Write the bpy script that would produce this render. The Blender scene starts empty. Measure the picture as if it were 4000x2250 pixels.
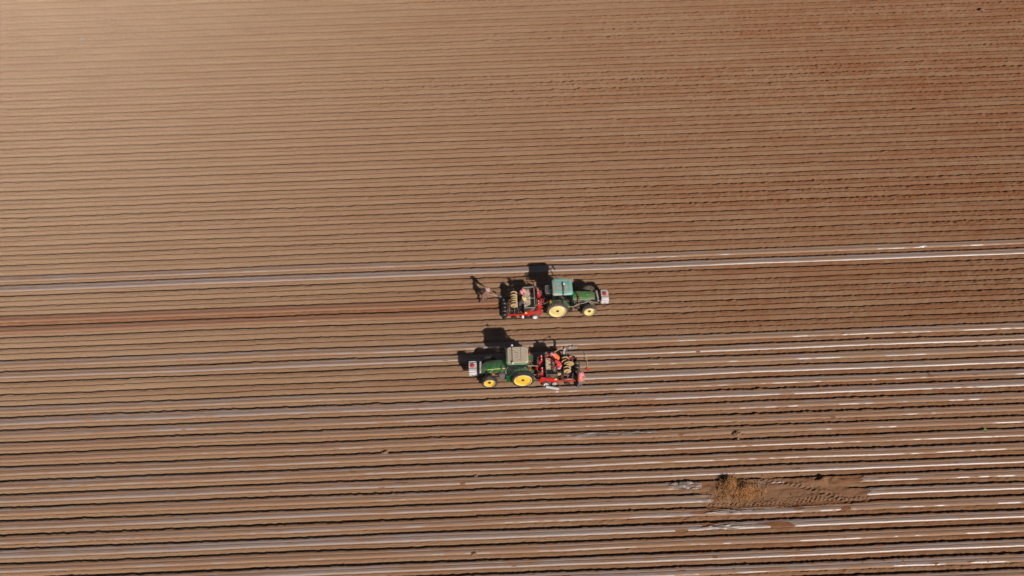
import bpy, bmesh, math, random
import numpy as np
from mathutils import Vector, Matrix
R = math.radians
S = bpy.context.scene
# ------------------------------------------------------------------ camera
F_PX = 4700.0; H = 73.0
PITCH, YAW, ROLL = R(51.474), R(1.083), R(-1.292)
cam = bpy.data.cameras.new('camera'); camo = bpy.data.objects.new('camera', cam)
S.collection.objects.link(camo); S.camera = camo
cam.sensor_width = 36; cam.lens = 36 * F_PX / 4000; cam.clip_start = 1; cam.clip_end = 9000
fh = Vector((math.sin(YAW), math.cos(YAW), 0)); rt = Vector((math.cos(YAW), -math.sin(YAW), 0))
fw = fh * math.cos(PITCH) - Vector((0, 0, math.sin(PITCH))); up = rt.cross(fw)
cr, sr = math.cos(ROLL), math.sin(ROLL)
cx_ = rt * cr + up * sr; cy_ = up * cr - rt * sr
M4 = Matrix((cx_, cy_, -fw)).transposed().to_4x4(); M4.translation = (0, 0, H)
camo.matrix_world = M4
def at(px, py, z=0.0):
    """world point at height z behind pixel (px, py) of the 4000 x 2250 photograph"""
    d = cx_ * (px - 2000) + cy_ * (1125 - py) + fw * F_PX
    t = (z - H) / d.z
    return Vector((d.x * t, d.y * t, z))
# ------------------------------------------------------------------ sky and sun
SUN_EL, SUN_AZ = R(31.5), R(24.5)          # the sun stands behind the camera, to the right
sd = Vector((math.sin(SUN_AZ) * math.cos(SUN_EL), -math.cos(SUN_AZ) * math.cos(SUN_EL), math.sin(SUN_EL)))
W = bpy.data.worlds.new('World'); S.world = W; W.use_nodes = True
nt = W.node_tree; bgn = nt.nodes['Background']
sk = nt.nodes.new('ShaderNodeTexSky'); sk.sky_type = 'NISHITA'; sk.sun_disc = False
sk.sun_elevation = SUN_EL; sk.sun_rotation = math.pi - SUN_AZ; sk.dust_density = 0.6; sk.air_density = 0.38; sk.ozone_density = 0.0
nt.links.new(sk.outputs[0], bgn.inputs[0]); bgn.inputs[1].default_value = 0.05
sl = bpy.data.lights.new('sun', 'SUN'); sl.energy = 5.0; sl.angle = R(0.5); sl.color = (1, 0.93, 0.85)
slo = bpy.data.objects.new('sun', sl); S.collection.objects.link(slo)
slo.rotation_euler = sd.to_track_quat('Z', 'Y').to_euler(); slo.location = (0, 0, 90)
S.view_settings.view_transform = 'Standard'; S.view_settings.look = 'None'
S.view_settings.exposure = 0.27; S.view_settings.gamma = 1
S.render.engine = 'CYCLES'

# ------------------------------------------------------------------ helpers
def mat(name, col, rough=0.6, metal=0.0, var=0.12, scale=8.0, dirt=0.0, dirtcol=(0.27, 0.15, 0.08), coat=0.0, bump=0.0):
    """procedural paint or fabric: noise over the base colour, dust patches on top"""
    col = [c * .8 for c in col]; dirtcol = [c * .8 for c in dirtcol]
    m = bpy.data.materials.new(name); m.use_nodes = True; n = m.node_tree; b = n.nodes['Principled BSDF']
    b.inputs['Roughness'].default_value = rough; b.inputs['Metallic'].default_value = metal
    b.inputs['Coat Weight'].default_value = coat
    tc = n.nodes.new('ShaderNodeTexCoord'); nz = n.nodes.new('ShaderNodeTexNoise')
    nz.inputs['Scale'].default_value = scale; nz.inputs['Detail'].default_value = 4
    n.links.new(tc.outputs['Object'], nz.inputs['Vector'])
    mx = n.nodes.new('ShaderNodeMix'); mx.data_type = 'RGBA'
    mx.inputs['A'].default_value = (*[c * (1 - var) for c in col], 1); mx.inputs['B'].default_value = (*[min(1, c * (1 + var)) for c in col], 1)
    n.links.new(nz.outputs['Fac'], mx.inputs['Factor']); out = mx.outputs['Result']
    if dirt > 0:
        n2 = n.nodes.new('ShaderNodeTexNoise'); n2.inputs['Scale'].default_value = 2.3; n2.inputs['Detail'].default_value = 6
        n.links.new(tc.outputs['Object'], n2.inputs['Vector'])
        rp = n.nodes.new('ShaderNodeValToRGB'); rp.color_ramp.elements[0].position = 0.62 - dirt * 0.35; rp.color_ramp.elements[1].position = 0.78 - dirt * 0.3
        n.links.new(n2.outputs['Fac'], rp.inputs['Fac'])
        m2 = n.nodes.new('ShaderNodeMix'); m2.data_type = 'RGBA'; n.links.new(out, m2.inputs['A']); m2.inputs['B'].default_value = (*dirtcol, 1)
        mu = n.nodes.new('ShaderNodeMath'); mu.operation = 'MULTIPLY'; mu.inputs[1].default_value = min(1, 0.45 + dirt * 0.6)
        n.links.new(rp.outputs['Color'], mu.inputs[0]); n.links.new(mu.outputs[0], m2.inputs['Factor']); out = m2.outputs['Result']
    n.links.new(out, b.inputs['Base Color'])
    if bump:
        bp = n.nodes.new('ShaderNodeBump'); bp.inputs['Strength'].default_value = bump; bp.inputs['Distance'].default_value = 0.03
        n.links.new(nz.outputs['Fac'], bp.inputs['Height']); n.links.new(bp.outputs[0], b.inputs['Normal'])
    return m

class MB:
    """collects shapes and links them as one mesh object"""
    def __init__(s): s.v = []; s.f = []; s.mi = []; s.cm = 0
    def add(s, vs, fs):
        o = len(s.v); s.v += [tuple(p) for p in vs]; s.f += [tuple(i + o for i in f) for f in fs]; s.mi += [s.cm] * len(fs); return s
    def box(s, c, d, rot=None, taper=1.0, bev=0.0):
        hx, hy, hz = d[0] / 2, d[1] / 2, d[2] / 2; c = Vector(c)
        b = min(bev, hx * .9, hy * .9)
        if b > 0:
            pr = [(hx - b, -hy), (hx, -hy + b), (hx, hy - b), (hx - b, hy), (-hx + b, hy), (-hx, hy - b), (-hx, -hy + b), (-hx + b, -hy)]
        else: pr = [(hx, -hy), (hx, hy), (-hx, hy), (-hx, -hy)]
        vs = []; lv = [(-hz, 1.0), (hz, taper)]
        if b > 0: lv = [(-hz, 0.96), (-hz + b * .5, 1), (hz - b * .6, taper), (hz, taper * (1 - b / max(hx, hy) * .8))]
        n = len(pr)
        for z, k in lv: vs += [Vector((x * k, y * k, z)) for x, y in pr]
        fs = [tuple(range(n))[::-1], tuple(range(len(vs) - n, len(vs)))]
        for L in range(len(lv) - 1):
            for i in range(n): fs.append((L * n + i, L * n + (i + 1) % n, (L + 1) * n + (i + 1) % n, (L + 1) * n + i))
        if rot is not None: vs = [rot @ v for v in vs]
        return s.add([v + c for v in vs], fs)
    def tube(s, pts, r, n=8, r2=None):
        pts = [Vector(p) for p in pts]; vs = []; fs = []
        for i, p in enumerate(pts):
            t = (pts[min(i + 1, len(pts) - 1)] - pts[max(i - 1, 0)]).normalized()
            a = t.orthogonal().normalized() if i == 0 else (a - t * a.dot(t)).normalized()
            b = t.cross(a); rr = r if r2 is None else r + (r2 - r) * i / (len(pts) - 1)
            vs += [p + (a * math.cos(2 * math.pi * k / n) + b * math.sin(2 * math.pi * k / n)) * rr for k in range(n)]
        for i in range(len(pts) - 1):
            for k in range(n): fs.append((i * n + k, i * n + (k + 1) % n, (i + 1) * n + (k + 1) % n, (i + 1) * n + k))
        fs += [tuple(range(n))[::-1], tuple(range(len(vs) - n, len(vs)))]
        return s.add(vs, fs)
    def lathe(s, prof, c, axis='Y', n=32):
        """prof: (radius, offset along the axis)"""
        c = Vector(c); vs = []; fs = []; m = len(prof)
        for k in range(n):
            a = 2 * math.pi * k / n; ca, sa = math.cos(a), math.sin(a)
            for r, o in prof:
                vs.append(c + (Vector((r * ca, o, r * sa)) if axis == 'Y' else Vector((o, r * ca, r * sa)) if axis == 'X' else Vector((r * ca, r * sa, o))))
        for k in range(n):
            for j in range(m - 1): fs.append((k * m + j, ((k + 1) % n) * m + j, ((k + 1) % n) * m + j + 1, k * m + j + 1))
        return s.add(vs, fs)
    def ball(s, c, r, n=10):
        if not isinstance(r, (tuple, list)): r = (r, r, r)
        c = Vector(c); vs = [c + Vector((0, 0, -r[2]))]; fs = []
        for i in range(1, n // 2 + 1 - 1 + 1):
            th = -math.pi / 2 + math.pi * i / (n // 2 + 1)
            vs += [c + Vector((r[0] * math.cos(th) * math.cos(2 * math.pi * k / n), r[1] * math.cos(th) * math.sin(2 * math.pi * k / n), r[2] * math.sin(th))) for k in range(n)]
        L = (len(vs) - 1) // n; vs.append(c + Vector((0, 0, r[2])))
        for k in range(n): fs.append((0, 1 + (k + 1) % n, 1 + k)); fs.append((len(vs) - 1, 1 + (L - 1) * n + k, 1 + (L - 1) * n + (k + 1) % n))
        for i in range(L - 1):
            for k in range(n): fs.append((1 + i * n + k, 1 + i * n + (k + 1) % n, 1 + (i + 1) * n + (k + 1) % n, 1 + (i + 1) * n + k))
        return s.add(vs, fs)
    def prism(s, poly, y0, y1, axis='Y'):
        """outline in x-z pulled along y"""
        n = len(poly); vs = [Vector((x, y0, z)) for x, z in poly] + [Vector((x, y1, z)) for x, z in poly]
        fs = [tuple(range(n)), tuple(range(n, 2 * n))[::-1]] + [(i, n + i, n + (i + 1) % n, (i + 1) % n) for i in range(n)]
        return s.add(vs, fs)
    def loft(s, rings, cap=True):
        n = len(rings[0]); vs = [p for r in rings for p in r]; fs = []
        for i in range(len(rings) - 1):
            for k in range(n): fs.append((i * n + k, i * n + (k + 1) % n, (i + 1) * n + (k + 1) % n, (i + 1) * n + k))
        if cap: fs += [tuple(range(n))[::-1], tuple(range(len(vs) - n, len(vs)))]
        return s.add(vs, fs)
    def build(s, name, m, parent=None, smooth=False):
        me = bpy.data.meshes.new(name); me.from_pydata(s.v, [], s.f)
        for x in (m if isinstance(m, (list, tuple)) else [m]): me.materials.append(x)
        me.polygons.foreach_set('material_index', s.mi)
        bm = bmesh.new(); bm.from_mesh(me); bmesh.ops.recalc_face_normals(bm, faces=bm.faces); bm.to_mesh(me); bm.free()
        o = bpy.data.objects.new(name, me); S.collection.objects.link(o)
        if smooth:
            me.shade_smooth()
            try: me.set_sharp_from_angle(angle=R(38))
            except Exception: pass
        if parent is not None: o.parent = parent
        return o
def build_each(self, name, m, parent=None, smooth=False, gap=0.0):
    """one object per separate piece of the mesh"""
    par = list(range(len(self.v)))
    def fd(a):
        while par[a] != a: par[a] = par[par[a]]; a = par[a]
        return a
    for f in self.f:
        for i in f[1:]: par[fd(i)] = fd(f[0])
    groups = {}
    for f in self.f: groups.setdefault(fd(f[0]), []).append(f)
    out = []
    for fs in groups.values():
        ids = sorted({i for f in fs for i in f}); mp = {a: b for b, a in enumerate(ids)}
        q = MB(); q.add([self.v[i] for i in ids], [tuple(mp[i] for i in f) for f in fs]); out.append(q.build(name, m, parent, smooth))
    return out
MB.build_each = build_each
def tag(o, label=None, cat=None, group=None, kind=None):
    if label: o['label'] = label
    if cat: o['category'] = cat
    if group: o['group'] = group
    if kind: o['kind'] = kind
    return o
def thing(name, label, cat, loc, rz=0.0, group=None):
    o = bpy.data.objects.new(name, None); S.collection.objects.link(o); o.location = loc; o.rotation_euler = (0, 0, rz)
    o.empty_display_size = 0.3
    return tag(o, label, cat, group)

# ------------------------------------------------------------------ field relief
ROWS = [93.52, 92.45, 91.52, 90.61, 89.63, 88.6, 87.65, 86.63, 85.66, 84.65, 83.7, 82.68, 81.64, 80.57, 79.64, 78.61, 77.61, 76.52,
        75.54, 74.5, 73.55, 72.53, 71.5, 70.45, 69.44, 68.44, 67.45, 66.4, 65.41, 64.35, 63.36, 62.32, 61.25, 60.28, 59.22, 58.19,
        57.24, 56.21, 55.16, 54.07, 53.03, 52.0, 51.0, 49.97, 48.92, 47.95, 46.9, 45.86, 44.88, 43.85, 42.72, 41.64, 40.63, 39.61,
        38.56, 37.51, 36.47, 35.37, 34.36, 33.27]
I0 = 12                                            # rows continued beyond the photograph
ROWS = [93.52 + 0.99 * k for k in range(I0, 0, -1)] + ROWS + [33.27 - 1.05 * k for k in range(1, 8)]
N = len(ROWS) - 1
rng = np.random.default_rng(7)
A_X, B_X = 0.2, 4.6                                # film is laid left of the first planter, right of the second
def film_range(k):
    """x-range(s) of the film in cell k (k counts from the first measured row)"""
    if k in (32, 33): return [(-200, 200)]
    if k in (36, 37): return [(-200, A_X)]
    if k in (40, 41): return [(-200, 200)]
    if k in (42, 43): return [(B_X, 200)]
    if k == 52: return [(-200, PX0), (PX1 - .6, 200)]
    if k == 53: return [(-200, PX0 + .8), (PX1 - .2, 200)]
    if k >= 44: return [(-200, 200)]
    return []
PX0 = at(2735, 1900).x; PX1 = at(3385, 1925).x      # trampled patch
PYc = 0.5 * (ROWS[I0 + 52] + ROWS[I0 + 54])
# glint of each film cell: how steep and clean its near shoulder is
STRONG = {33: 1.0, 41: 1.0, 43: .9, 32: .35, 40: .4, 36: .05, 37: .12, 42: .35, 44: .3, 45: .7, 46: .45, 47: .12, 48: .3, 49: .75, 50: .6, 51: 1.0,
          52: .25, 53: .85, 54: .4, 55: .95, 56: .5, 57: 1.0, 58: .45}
DOUBLE = {33, 49, 51, 53, 55, 57}                   # a second small ridge before the furrow
yg = np.arange(20.0, 112.0, 0.005)
Zbare = np.zeros_like(yg); Zfilm = np.zeros_like(yg); Rough = np.zeros_like(yg); FilmM = np.zeros_like(yg); FilmW = np.zeros_like(yg); FreshShade = np.zeros_like(yg)
for j in range(N):
    k = j - I0; y1, y0 = ROWS[j], ROWS[j + 1]; w = y1 - y0
    sel = (yg <= y1) & (yg > y0); s = (y1 - yg[sel]) / w
    d = (0.42 if k < 24 else .36 if k < 31 else .28) + rng.uniform(-.08, .05); g = rng.uniform(.045, .095); gs = rng.uniform(.43, .5); hh = rng.uniform(-.01, .012)
    deep = .36 + rng.uniform(-.07, .05)
    dn = d if k < 39 else d + .03
    zb = np.interp(s, [0, .045, .10, .24, gs - .07, gs, gs + .035, gs + .1, .68, .77, .86, .92, .97, 1],
                   [-dn * .5, -.035, -.018, .012, .012, -g, -g + .004, .022, .022, -.012, -.012 - dn * .3, -dn, -dn, -dn * .5])
    b2 = .035 if k in DOUBLE else 0.
    zf = np.interp(s, [0, .07, .095, .20, .26, .285, .32, .46, .52, .56, .60, .64, .68, .735, .76, .79, .83, .865, .90, .96, 1],
                   [-deep * .5, .015, .0, .010, .002, -.016, .012, .022, .012, -.02, -.065, -.06, -.035, -.045, -.045 - b2 * 1.4, -.055 - b2 * .4, -.14, -.24, -deep, -deep, -deep * .5])
    Zbare[sel] = zb + hh; Zfilm[sel] = zf + hh
    rk = .8 + .9 * rng.random() ** 2.5
    Rough[sel] = rk * np.interp(s, [0, .06, .2, .45, .6, .85, .95, 1], [1.5, 1.2, 1.0, 1.1, .75, .8, 1.5, 1.5])
    FilmM[sel] = np.interp(s, [0, .09, .11, .60, .64, 1], [0, 0, 1, 1, 0, 0])
    FilmW[sel] = np.interp(s, [0, .05, .12, .66, .78, 1], [0, 0, 1, 1, 0, 0])
    FreshShade[sel] = (.75 + .5 * (rk - 1)) * np.interp(s, [0, .04, .15, .42, .47, .53, .58, .85, .93, 1], [1.2, .75, .5, .5, 1.3, .6, .10, .10, .8, 1.2])  # turned soil colour plus painted reddish shade in furrows and the mid groove
LAT = {}
def vn(x, y, sx, sy, seed):
    if seed not in LAT: LAT[seed] = np.random.default_rng(seed).random((1024, 1024), dtype=np.float32) - .5
    L = LAT[seed]; u = x / sx + 311.7; v = y / sy + 97.3
    iu = np.floor(u).astype(np.int32); iv = np.floor(v).astype(np.int32); fu = u - iu; fv = v - iv
    fu = fu * fu * (3 - 2 * fu); fv = fv * fv * (3 - 2 * fv); iu &= 1023; iv &= 1023; ju = (iu + 1) & 1023; jv = (iv + 1) & 1023
    return (L[iv, iu] * (1 - fu) + L[iv, ju] * fu) * (1 - fv) + (L[jv, iu] * (1 - fu) + L[jv, ju] * fu) * fv
def sstep(a, b, x):
    t = np.clip((x - a) / (b - a), 0, 1); return t * t * (3 - 2 * t)
def film_on(x, yw):
    """1 where the bed profile of the filmed rows applies"""
    Y = lambda k: ROWS[I0 + k]
    m = ((yw < Y(32)) & (yw > Y(34))) | ((yw < Y(40)) & (yw > Y(42))) | (yw < Y(44))
    a = ((yw < Y(36)) & (yw > Y(38))) * (1 - sstep(A_X - .3, A_X + .1, x))
    b = ((yw < Y(42)) & (yw > Y(44))) * sstep(B_X - .4, B_X, x)
    return np.clip(m + a + b, 0, 1)
TR = [[at(2480 + a / 2.3, 1700 + b / 2.3) for a, b in p] for p in (
    [(1130, 378), (1330, 408), (1480, 440), (1650, 490), (1800, 540), (1950, 590)],
    [(1080, 640), (1300, 620), (1600, 600), (1900, 582), (2100, 570)],
    [(1330, 592), (1480, 566), (1600, 545), (1700, 520)], [(640, 640), (860, 636), (1080, 640)])]
def patch(x, y):
    """trampled patch: mask and its own relief"""
    cxp = .5 * (PX0 + PX1) ; hx = .5 * (PX1 - PX0) * 1.02
    e = ((x - cxp) / hx) ** 4 + ((y - PYc + .15) / (1.02 + .25 * vn(x, y, 1.5, .8, 41))) ** 4 + 1.2 * vn(x, y, .9, .5, 42)
    m = 1 - sstep(.6, 1.25, e)
    z = -.05 + .10 * vn(x, y, 1.1, .45, 43) + .05 * vn(x, y, 1.9, .16, 44) + .05 * vn(x, y, .3, .2, 46)
    lump = np.exp(-(((x - PX0 - 1.9) / 1.2) ** 2 + ((y - PYc - .1) / .75) ** 2)) * .13 + np.exp(-(((x - PX1 + 2.3) / 1.6) ** 2 + ((y - PYc - .75) / .3) ** 2)) * .16
    z = z + lump * (1 + 3.4 * vn(x, y, .38, .3, 45))
    for p, path in enumerate(TR):
        for q in range(len(path) - 1):
            a, b = path[q], path[q + 1]; dx, dy = b.x - a.x, b.y - a.y; L = math.hypot(dx, dy)
            t = ((x - a.x) * dx + (y - a.y) * dy) / L; c = (-(x - a.x) * dy + (y - a.y) * dx) / L
            on = (t > -.02) & (t < L + .02) & (np.abs(c) < .26)
            ph = (a.x + t * dx / L) / .30 + np.abs(c) * (2.2 if p % 2 == 0 else -2.2)
            z = np.where(on, z - .03 + .055 * (np.modf(ph + 100)[0] > .5), z); m = np.where(on & (np.abs(x - cxp) < hx * 1.25), np.maximum(m, .8 * (np.abs(c) < .26)), m)
    return m, z
def warp(x, y):
    """rows wander a little; on film the fine raggedness is gone"""
    lo = .09 * vn(x, y, 8.5, .8, 1) + .02 * vn(x, y, 1.7, .9, 2); yl = y + lo
    k = 1 - .75 * np.interp(yl, yg, FilmW) * film_on(x, yl)
    return lo + k * (.035 * vn(x, y, .55, .5, 3) + .040 * vn(x, y, .20, .3, 4))
def ground_z(x, y, fine=1.0):
    x = np.asarray(x, dtype=np.float64); y = np.asarray(y, dtype=np.float64)
    yw = y + warp(x, y)
    fo = film_on(x, yw)
    z = np.interp(yw, yg, Zbare) * (1 - fo) + np.interp(yw, yg, Zfilm) * fo
    z = z * (1 + .30 * vn(x, y, 2.2, 1.1, 5) + .14 * vn(x, y, .6, .8, 7))
    r = np.interp(yw, yg, Rough); r = r * (1 - .72 * fo * np.interp(yw, yg, FilmM))
    worked = (.8 + 1.0 * np.clip(vn(x, y, 9, 1.0, 6) + .15, 0, 1)) * (.90 + .35 * sstep(-25, 35, x))
    n = .026 * vn(x, y, .34, .24, 11) + .030 * vn(x + y * .6, y, .18, .12, 12) + .026 * vn(x, y, .11, .09, 13)
    lumps = np.clip(vn(x, y, .24, .17, 14) - .34, 0, 1) * .34          # scattered clods
    z = z + (n + lumps * .9) * r * worked * fine
    sel = (np.abs(x - .5 * (PX0 + PX1)) < 9) & (np.abs(y - PYc) < 2.2)
    if sel.any():
        pm, pz = patch(x[sel], y[sel]); zs = z[sel]
        z[sel] = zs * (1 - pm) + (pz + .5 * n[sel]) * pm
    return z
def gz(x, y, fine=0.0): return float(ground_z(np.array([x]), np.array([y]), fine)[0])

# ---- soil
def soil_nodes(n, tc):
    """returns the base colour socket of the soil"""
    def noise(scale, detail=5, vec=None, rough=.6):
        q = n.nodes.new('ShaderNodeTexNoise'); q.inputs['Scale'].default_value = scale; q.inputs['Detail'].default_value = detail; q.inputs['Roughness'].default_value = rough
        n.links.new(vec or tc, q.inputs['Vector']); return q.outputs['Fac']
    def mix(f, a, b):
        q = n.nodes.new('ShaderNodeMix'); q.data_type = 'RGBA'
        for nm, v in (('Factor', f), ('A', a), ('B', b)):
            if isinstance(v, (tuple, float)): q.inputs[nm].default_value = (*v, 1) if isinstance(v, tuple) else v
            else: n.links.new(v, q.inputs[nm])
        return q.outputs['Result']
    def ramp(f, a, b):
        q = n.nodes.new('ShaderNodeMapRange'); q.inputs['From Min'].default_value = a; q.inputs['From Max'].default_value = b; n.links.new(f, q.inputs['Value']); return q.outputs[0]
    mp = n.nodes.new('ShaderNodeMapping'); mp.inputs['Scale'].default_value = (.12, 1.0, 1.0); n.links.new(tc, mp.inputs['Vector'])
    at_ = n.nodes.new('ShaderNodeAttribute'); at_.attribute_name = 'damp_shade'
    streak = ramp(noise(1.1, 4, mp.outputs[0]), .35, .65)
    base = mix(streak, (.244, .156, .096), (.205, .124, .074))
    base = mix(ramp(noise(9, 6), .35, .7), base, (.276, .181, .112))
    base = mix(at_.outputs['Fac'], base, (.188, .080, .038))  # redder, darker soil; also carries the painted furrow shade and hot-spot falloff
    base = mix(ramp(noise(30, 3), .62, .75), base, (.32, .215, .14))
    return base, noise
def soil_mat():
    m = bpy.data.materials.new('soil'); m.use_nodes = True; n = m.node_tree
    n.nodes.remove(n.nodes['Principled BSDF']); tc = n.nodes.new('ShaderNodeTexCoord').outputs['Object']
    d = n.nodes.new('ShaderNodeBsdfDiffuse'); d.inputs['Roughness'].default_value = 1.0
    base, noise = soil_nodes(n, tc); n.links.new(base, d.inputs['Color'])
    b = n.nodes.new('ShaderNodeBump'); b.inputs['Strength'].default_value = .9; b.inputs['Distance'].default_value = .05
    n.links.new(noise(14, 6, None, .7), b.inputs['Height']); n.links.new(b.outputs[0], d.inputs['Normal'])
    n.links.new(d.outputs[0], n.nodes['Material Output'].inputs['Surface']); return m
SOIL = soil_mat()
def grid_mesh(name, xs, ys, Z, m, extra=None):
    nx, ny = len(xs), len(ys)
    co = np.empty((ny, nx, 3), np.float32); co[..., 0] = xs[None]; co[..., 1] = ys[:, None] if ys.ndim == 1 else ys; co[..., 2] = Z
    i = (np.arange(ny - 1)[:, None] * nx + np.arange(nx - 1)[None]).ravel()
    f = np.stack([i, i + 1, i + nx + 1, i + nx], 1).astype(np.int32)
    if extra is not None and 'keep' in extra: f = f[extra['keep']]
    if co[1, 0, 1] < co[0, 0, 1]: f = f[:, ::-1]
    me = bpy.data.meshes.new(name); me.vertices.add(nx * ny); me.vertices.foreach_set('co', co.ravel())
    me.loops.add(f.size); me.loops.foreach_set('vertex_index', f.ravel()); me.polygons.add(len(f))
    me.polygons.foreach_set('loop_start', np.arange(0, f.size, 4, dtype=np.int32))
    me.update(calc_edges=True)
    for k, v in (extra or {}).items():
        if k == 'keep': continue
        a = me.attributes.new(k, 'FLOAT', 'POINT'); a.data.foreach_set('value', v.astype(np.float32).ravel())
    me.materials.append(m); me.shade_smooth()
    o = bpy.data.objects.new(name, me); S.collection.objects.link(o); return o
def axis(a, b, step, far):
    core = np.arange(a, b + step * .5, step); out = []; s = step; p = core[-1]
    while p < b + far: s = min(s * 1.6, 400); p += s; out.append(p)
    lo = []; s = step; p = core[0]
    while p > a - far: s = min(s * 1.6, 400); p -= s; lo.append(p)
    return np.array(lo[::-1] + list(core) + out)
xs = axis(-56.0, 60.0, .085, 3000)
ys = np.concatenate([axis(28.5, 66, .03, 3000)[:-1]])
ys = ys[ys <= 66.0]; ys = np.concatenate([ys, np.arange(66.035, 101, .038)]); s_ = .04; p_ = ys[-1]; t_ = []
while p_ < 3500: s_ = min(s_ * 1.6, 400); p_ += s_; t_.append(p_)
ys = np.concatenate([ys, t_])
XX, YY = np.meshgrid(xs, ys)
inn = sstep(-120, -58, XX) * (1 - sstep(62, 120, XX)) * sstep(27.0, 28.6, YY) * (1 - sstep(101, 103, YY))
ZZ = ground_z(XX, YY) * inn
YW = YY + warp(XX, YY)
fo = film_on(XX, YW)
# redder turned soil, with furrow shade and hot-spot falloff to the right painted in
hotspot_fade = sstep(-45, 40, XX + .30 * (62 - YY) + 8 * vn(XX, YY, 14, 2.2, 21))  # sun hot-spot falloff painted into the soil: pale top left, redder and darker right
damp_shade = np.interp(YW, yg, FreshShade) * (.12 + .50 * hotspot_fade + .32 * fo) + .02 + (.47 * hotspot_fade + .08 * fo) * (1 + .9 * vn(XX, YY, 6, .9, 22) + .8 * vn(XX, YY, .5, .4, 24))
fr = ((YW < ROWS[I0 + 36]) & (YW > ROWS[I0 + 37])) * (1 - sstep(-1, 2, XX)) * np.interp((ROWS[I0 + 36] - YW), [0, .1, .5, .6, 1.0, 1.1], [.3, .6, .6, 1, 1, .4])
pm_ = np.exp(-((XX - .5 * (PX0 + PX1)) / 6.5) ** 4 - ((YY - PYc) / 1.3) ** 4); damp_shade = damp_shade * (1 - .45 * pm_)
damp_shade = np.clip(damp_shade + .85 * fr * (.75 + .7 * vn(XX, YY, 2.2, .4, 23) + .8 * vn(XX, YY, .3, .2, 25)), 0, 1)
g = grid_mesh('ground', xs, ys, ZZ, SOIL, {'damp_shade': damp_shade}); tag(g, kind='structure')
del XX, YY, ZZ, YW, fo, damp_shade, inn, fr, hotspot_fade

# ---- plastic film strips
def film_mat():
    m = bpy.data.materials.new('plastic film'); m.use_nodes = True; n = m.node_tree; b = n.nodes['Principled BSDF']
    tc = n.nodes.new('ShaderNodeTexCoord').outputs['Object']; base, noise = soil_nodes(n, tc)
    mp = n.nodes.new('ShaderNodeMapping'); mp.inputs['Scale'].default_value = (.35, 3.2, 1.0); n.links.new(tc, mp.inputs['Vector'])
    dirt = n.nodes.new('ShaderNodeAttribute'); dirt.attribute_name = 'dirt'
    q = noise(1.6, 6, mp.outputs[0], .62)
    s = n.nodes.new('ShaderNodeMath'); s.operation = 'ADD'; n.links.new(q, s.inputs[0]); n.links.new(dirt.outputs['Fac'], s.inputs[1])
    r = n.nodes.new('ShaderNodeMapRange'); r.inputs['From Min'].default_value = .78; r.inputs['From Max'].default_value = 1.12; n.links.new(s.outputs[0], r.inputs['Value'])
    mx = n.nodes.new('ShaderNodeMix'); mx.data_type = 'RGBA'; n.links.new(r.outputs[0], mx.inputs['Factor'])
    mx.inputs['A'].default_value = (.232, .180, .160, 1); n.links.new(base, mx.inputs['B']); n.links.new(mx.outputs['Result'], b.inputs['Base Color'])
    ro = n.nodes.new('ShaderNodeMapRange'); ro.inputs['To Min'].default_value = .40; ro.inputs['To Max'].default_value = .8; n.links.new(r.outputs[0], ro.inputs['Value'])
    n.links.new(ro.outputs[0], b.inputs['Roughness']); b.inputs['IOR'].default_value = 1.5
    bp = n.nodes.new('ShaderNodeBump'); bp.inputs['Strength'].default_value = .34; bp.inputs['Distance'].default_value = .02
    mp2 = n.nodes.new('ShaderNodeMapping'); mp2.inputs['Scale'].default_value = (1.0, 3.0, 1.0); n.links.new(tc, mp2.inputs['Vector'])
    n.links.new(noise(5, 4, mp2.outputs[0]), bp.inputs['Height']); n.links.new(bp.outputs[0], b.inputs['Normal'])
    return m
FILM = film_mat()
def ordn(i): return ['', 'first', 'second', 'third', 'fourth', 'fifth', 'sixth', 'seventh', 'eighth', 'ninth', 'tenth', 'eleventh', 'twelfth', 'thirteenth', 'fourteenth', 'fifteenth', 'sixteenth'][i]
def film_label(k, a, b):
    if k == 32: return 'dull grey film strip farthest up the field, above the upper tractor'
    if k == 33: return 'bright edged film strip under the cab shadow of the upper tractor'
    if k == 36: return 'soil dusted film strip ending at the feet of the walking worker'
    if k == 37: return 'film strip left of the upper planter with orange soil along its far side'
    if k == 40: return 'dull film strip between the tractors, under the lower cab shadow'
    if k == 41: return 'bright edged film strip under the hood shadow of the lower tractor'
    if k == 42: return 'newly laid film strip behind the lower planter, under the shovel handle'
    if k == 43: return 'newly laid film strip behind the lower planter, beside the standing worker'
    if k in (52, 53):
        return f"{'farther' if k == 52 else 'nearer'} of two film strips torn off {'left' if b < 100 else 'right'} of the trampled straw patch"
    if k < 52: return f"soil dusted film strip, {ordn(k - 43)} one below the lower tractor's wheels"
    return f"shiny foreground film strip, {ordn(k - 53)} one below the trampled straw patch"
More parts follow.
